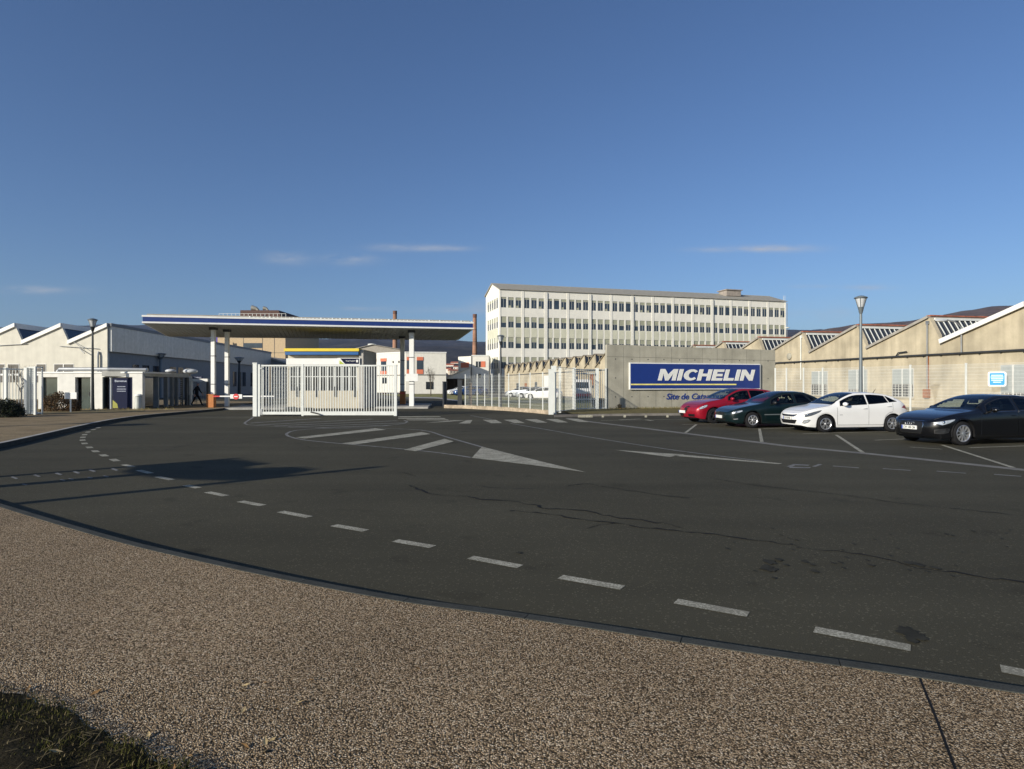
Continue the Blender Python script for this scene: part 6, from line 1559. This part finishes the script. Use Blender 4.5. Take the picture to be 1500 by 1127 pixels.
rzw = R(7); build_car(W1, 'white hatchback with black rear windows parked between the dark green and black cars', carloc(1210, 634.0, W1, rzw), rzw)
RED = dict(HATCH, hwc=.88, L=4.2, fo=.78, wb=2.635, R=.325, paint=carpaint('red car paint', (.30, .008, .022), .25, .3), rim_m=ALLOYD, spokes=5, twin=(0,), spw=(.03, .022), antenna=None, badge=None, plate=(.0, .44), lens=LENS,
    top=[(0, .66), (.06, .73), (.2, .82), (.5, .92), (.9, .995), (1.15, 1.03), (1.27, 1.07), (1.55, 1.215), (1.85, 1.36), (2.1, 1.445), (2.4, 1.485), (2.8, 1.485), (3.2, 1.46), (3.6, 1.40), (3.75, 1.34), (3.86, 1.27), (3.98, 1.14), (4.08, 1.0), (4.2, .8)],
    headlight=[(.08, .63), (.15, .71), (.28, .765), (.42, .80), (.48, .785), (.42, .70), (.28, .635), (.14, .60)], lamp_c=(.27, .715),
    front=[([(-.10, .72), (.10, .72), (.16, .62), (.0, .42), (-.16, .62)], 0), ([(-.62, .40), (-.2, .40), (-.2, .29), (-.58, .29)], 0), ([(.62, .40), (.2, .40), (.2, .29), (.58, .29)], 0), ([(-.13, .62), (.13, .62), (.14, .628), (-.14, .628)], 1)])
RED['plate'] = (.30, .475); RED.pop('fog')
rzr = R(14); redcar = build_car(RED, 'dark red hatchback parked before the concrete wall', carloc(1045, 621, RED, rzr), rzr); redcar.scale = (1.05, 1.05, 1.07)
SEDAN = dict(L=4.60, fo=.87, wb=2.70, R=.312, rim=.195, bulge=.10, bulge_r=.06, hwc=.86, nose=.08, lean=.46,
    top=[(0, .63), (.05, .665), (.2, .735), (.5, .815), (.9, .89), (1.22, .945), (1.36, .985), (1.7, 1.165), (2.0, 1.30), (2.3, 1.395), (2.55, 1.425), (2.9, 1.425), (3.2, 1.395), (3.55, 1.27), (3.85, 1.115), (4.02, 1.055), (4.3, 1.03), (4.5, .995), (4.57, .93), (4.60, .82)],
    belt=[(0, .60), (.2, .69), (.5, .765), (.9, .825), (1.3, .865), (1.7, .885), (2.6, .915), (3.4, .95), (4.0, .98), (4.4, .975), (4.55, .90), (4.6, .79)],
    hw=[(0, .60), (.06, .69), (.15, .765), (.3, .825), (.6, .872), (.95, .882), (2.3, .88), (3.6, .88), (4.1, .86), (4.4, .81), (4.6, .70)],
    zb=[(0, .25), (.2, .20), (.6, .18), (2, .18), (4.1, .20), (4.45, .27), (4.6, .34)],
    side_win=[(1.62, 1.70, 2.66, 2.66), (2.74, 2.74, 3.42, 3.18), (3.46, 3.22, 3.74, 3.44)], win_glass=[GLS, GLS, GLS], ws=(1.31, 2.38), rw=(3.22, 3.98), hood=(.12, 1.26),
    doors=[(1.40, 2.70), (2.70, 3.66)], headlight=[(.04, .575), (.09, .625), (.22, .665), (.38, .70), (.47, .69), (.42, .63), (.28, .585), (.12, .55)], lamp_c=(.22, .62), lens=LENS,
    taillight=[(4.30, .80), (4.30, .92), (4.5, .90), (4.56, .84), (4.55, .76)], fog=[(.08, .335), (.10, .37), (.24, .385), (.29, .375), (.27, .34), (.16, .325)], mirror=(1.72, .975), mirror_m=BLK,
    front=[([(-.34, .585), (.34, .585), (.30, .52), (-.30, .52)], 0), ([(-.32, .556), (.32, .556), (.315, .545), (-.315, .545)], 2), ([(-.42, .36), (.42, .36), (.38, .28), (-.38, .28)], 0)], plate=(0, .425), seats=(2.3, 3.3), spokes=7, twin=(0,), spw=(.02, .016), rim_m=ALLOY,
    side_trim=[([(1.34, .50), (3.5, .52), (3.5, .56), (1.34, .54)], 0)])
GRN = dict(SEDAN, paint=carpaint('dark green car paint', (.004, .0125, .0135), .1, .3))
rzg = R(9); green = build_car(GRN, 'dark green saloon between the red and the white hatchback', carloc(1102, 627.5, GRN, rzg), rzg); green.scale = (1.02, 1.03, 1.04)
EXE = dict(SEDAN, L=4.92, fo=.84, wb=2.91, R=.345, rim=.245, hwc=.90, bulge=.09, paint=carpaint('black blue car paint', (.0040, .0042, .0052), 0, .22), chrome_line=1, plate_text='CW 188 CM', rings=.615, spokes=10, spw=(.012, .014), mirror_m=None, side_trim=[],
    top=[(0, .69), (.05, .735), (.2, .80), (.5, .885), (.9, .955), (1.25, 1.0), (1.40, 1.04), (1.75, 1.215), (2.05, 1.34), (2.4, 1.435), (2.7, 1.463), (3.1, 1.46), (3.5, 1.415), (3.9, 1.28), (4.2, 1.145), (4.38, 1.09), (4.65, 1.065), (4.82, 1.03), (4.88, .95), (4.92, .85)],
    belt=[(0, .655), (.2, .735), (.5, .815), (.9, .875), (1.3, .91), (1.7, .93), (2.6, .955), (3.6, .985), (4.3, 1.01), (4.7, 1.0), (4.87, .93), (4.92, .82)],
    hw=[(0, .58), (.06, .68), (.15, .775), (.3, .855), (.6, .918), (.95, .935), (2.3, .93), (3.8, .935), (4.4, .90), (4.75, .84), (4.92, .74)],
    zb=[(0, .25), (.2, .2), (.6, .18), (2, .18), (4.4, .2), (4.75, .27), (4.92, .34)],
    side_win=[(1.68, 1.78, 2.80, 2.80), (2.88, 2.88, 3.72, 3.58), (3.76, 3.62, 4.12, 3.84)], ws=(1.35, 2.5), rw=(3.62, 4.34), hood=(.10, 1.30), doors=[(1.47, 2.84), (2.84, 3.92)],
    headlight=[(.015, .64), (.06, .67), (.22, .712), (.42, .752), (.57, .765), (.53, .71), (.38, .635), (.28, .60), (.20, .575), (.12, .60)], lamp_c=(.25, .665),
    taillight=[(4.6, .85), (4.6, .98), (4.8, .96), (4.88, .9), (4.87, .82)], fog=[(.06, .34), (.06, .45), (.30, .50), (.40, .49), (.36, .37), (.2, .33)], fog_rim=BLK, fog_m=M('dark intake slats', (.05, .052, .056), .25, .6, var=.6, scale=9), mirror=(1.82, 1.02),
    front=[([(-.39, .70), (.39, .70), (.42, .58), (.35, .32), (-.35, .32), (-.42, .58)], 1), ([(-.375, .688), (.375, .688), (.403, .58), (.338, .333), (-.338, .333), (-.403, .58)], 0)] + [([(-.35, z), (.35, z), (.35, z + .007), (-.35, z + .007)], 2) for z in (.40, .44, .53, .565, .645)], plate=(0, .49), seats=(2.45, 3.5))
EXE.pop('mirror_m')
rze = R(13.5); build_car(EXE, 'black saloon with four rings on its grille parked beside the white hatchback', carloc(1411, 653, EXE, rze), rze)
# far cars inside the site: the same kinds, smaller in view
def farcar(src, px, py_, d, rz, label, paint):
    t = dup(src); t.location = ((px - CX) / FPX * d, d, 0); t.rotation_euler.z = rz; t['label'] = label; t['group'] = 'cars parked inside the site'; t.name = 'parked_car'
    for ch in t.children:
        if ch.name.split('.')[0] in ('body', 'door', 'mirror'):
            for sl_ in ch.material_slots[:1]: sl_.link = 'OBJECT'; sl_.material = paint
    return t
hb = [o for o in COL.objects if o.get('label', '').startswith('white hatchback')][0]
farcar(hb, 772, 580, 74, R(-28), 'white hatchback behind the white mesh fence before the beige hall', carpaint('white car paint', (.74, .74, .72)))
SILV = carpaint('silver car paint', (.36, .38, .40), .6, .35); BLUC = carpaint('blue car paint', (.02, .07, .22), .3)
farcar(green, 757, 580, 80, R(-20), 'silver grey saloon behind the mesh fence beside the white hatchback', SILV)
farcar(hb, 742, 580, 86, R(-20), 'pale hatchback behind the mesh fence between the street lamp and the silver saloon', SILV)
farcar(green, 664, 580, 98, R(25), 'blue saloon parked before the lean-to shed', BLUC)
farcar(hb, 676, 580, 100, R(20), 'dark blue hatchback between the lean-to shed and the white annexe', BLUC)
farcar(hb, 655, 580, 103, R(20), 'white hatchback parked under the lean-to', carpaint('white car paint', (.74, .74, .72)))
# white van with red stripe behind the small gate
vc = Vector(((853 - CX) / FPX * 66, 66, 0)); vn = thing('parked_van', 'white van with red band seen through the double gate', 'van', tuple(vc), R(-10))
q = MB()
prof = [(-.85, .35), (.85, .35), (.92, .8), (.9, 1.35), (.80, 2.1), (.68, 2.28), (-.68, 2.28), (-.80, 2.1), (-.9, 1.35), (-.92, .8)]
q.prism([(x, 0, z) for x, z in prof], (0, 4.6, 0)); obj('body', q, carpaint('white car paint', (.74, .74, .72)), vn)
q = MB().prism([(-.7, -.012, 1.35), (.7, -.012, 1.35), (.66, -.012, 2.0), (-.66, -.012, 2.0)], (0, .01, 0)); obj('windscreen', q, DARKG, vn)
for sx in (-1, 1):
    q = MB().box(sx * .60 - .18, sx * .60 + .18, -.03, -.001, .85, 1.05); obj('headlight', q, LENS, vn)
    q = MB().box(sx * 1.05 - .09, sx * 1.05 + .09, .1, .2, 1.35, 1.65); obj('mirror', q, BLK, vn)
    for y in (.9, 3.7): q = MB().lathe([(.0, -.1), (.2, -.1), (.33, -.09), (.34, .09), (.2, .1)], (0, 0, 0), 20); q.shift(Matrix.Translation((sx * .8, y, .34)) @ Matrix.Rotation(R(90), 4, 'Y')); obj('wheel', q, TYRE, vn)
obj('red_band', MB().box(-.925, .925, -.02, -.001, .5, .8), REDS, vn); obj('bumper', MB().box(-.9, .9, -.1, -.021, .32, .5), BLK, vn)

# ------------------------------------------------------------------ air
HZ = bpy.data.materials.new('haze'); HZ.use_nodes = True; n_ = HZ.node_tree.nodes; l_ = HZ.node_tree.links; n_.remove(n_['Principled BSDF'])
pv = n_.new('ShaderNodeVolumePrincipled'); pv.inputs['Color'].default_value = (.42, .60, .95, 1); pv.inputs['Density'].default_value = .00007; pv.inputs['Anisotropy'].default_value = .2
l_.new(pv.outputs[0], n_['Material Output'].inputs['Volume'])
mb = MB().box(-5200, 6500, -300, 6200, -4, 420); o = struct('haze', mb, HZ, kind='stuff')
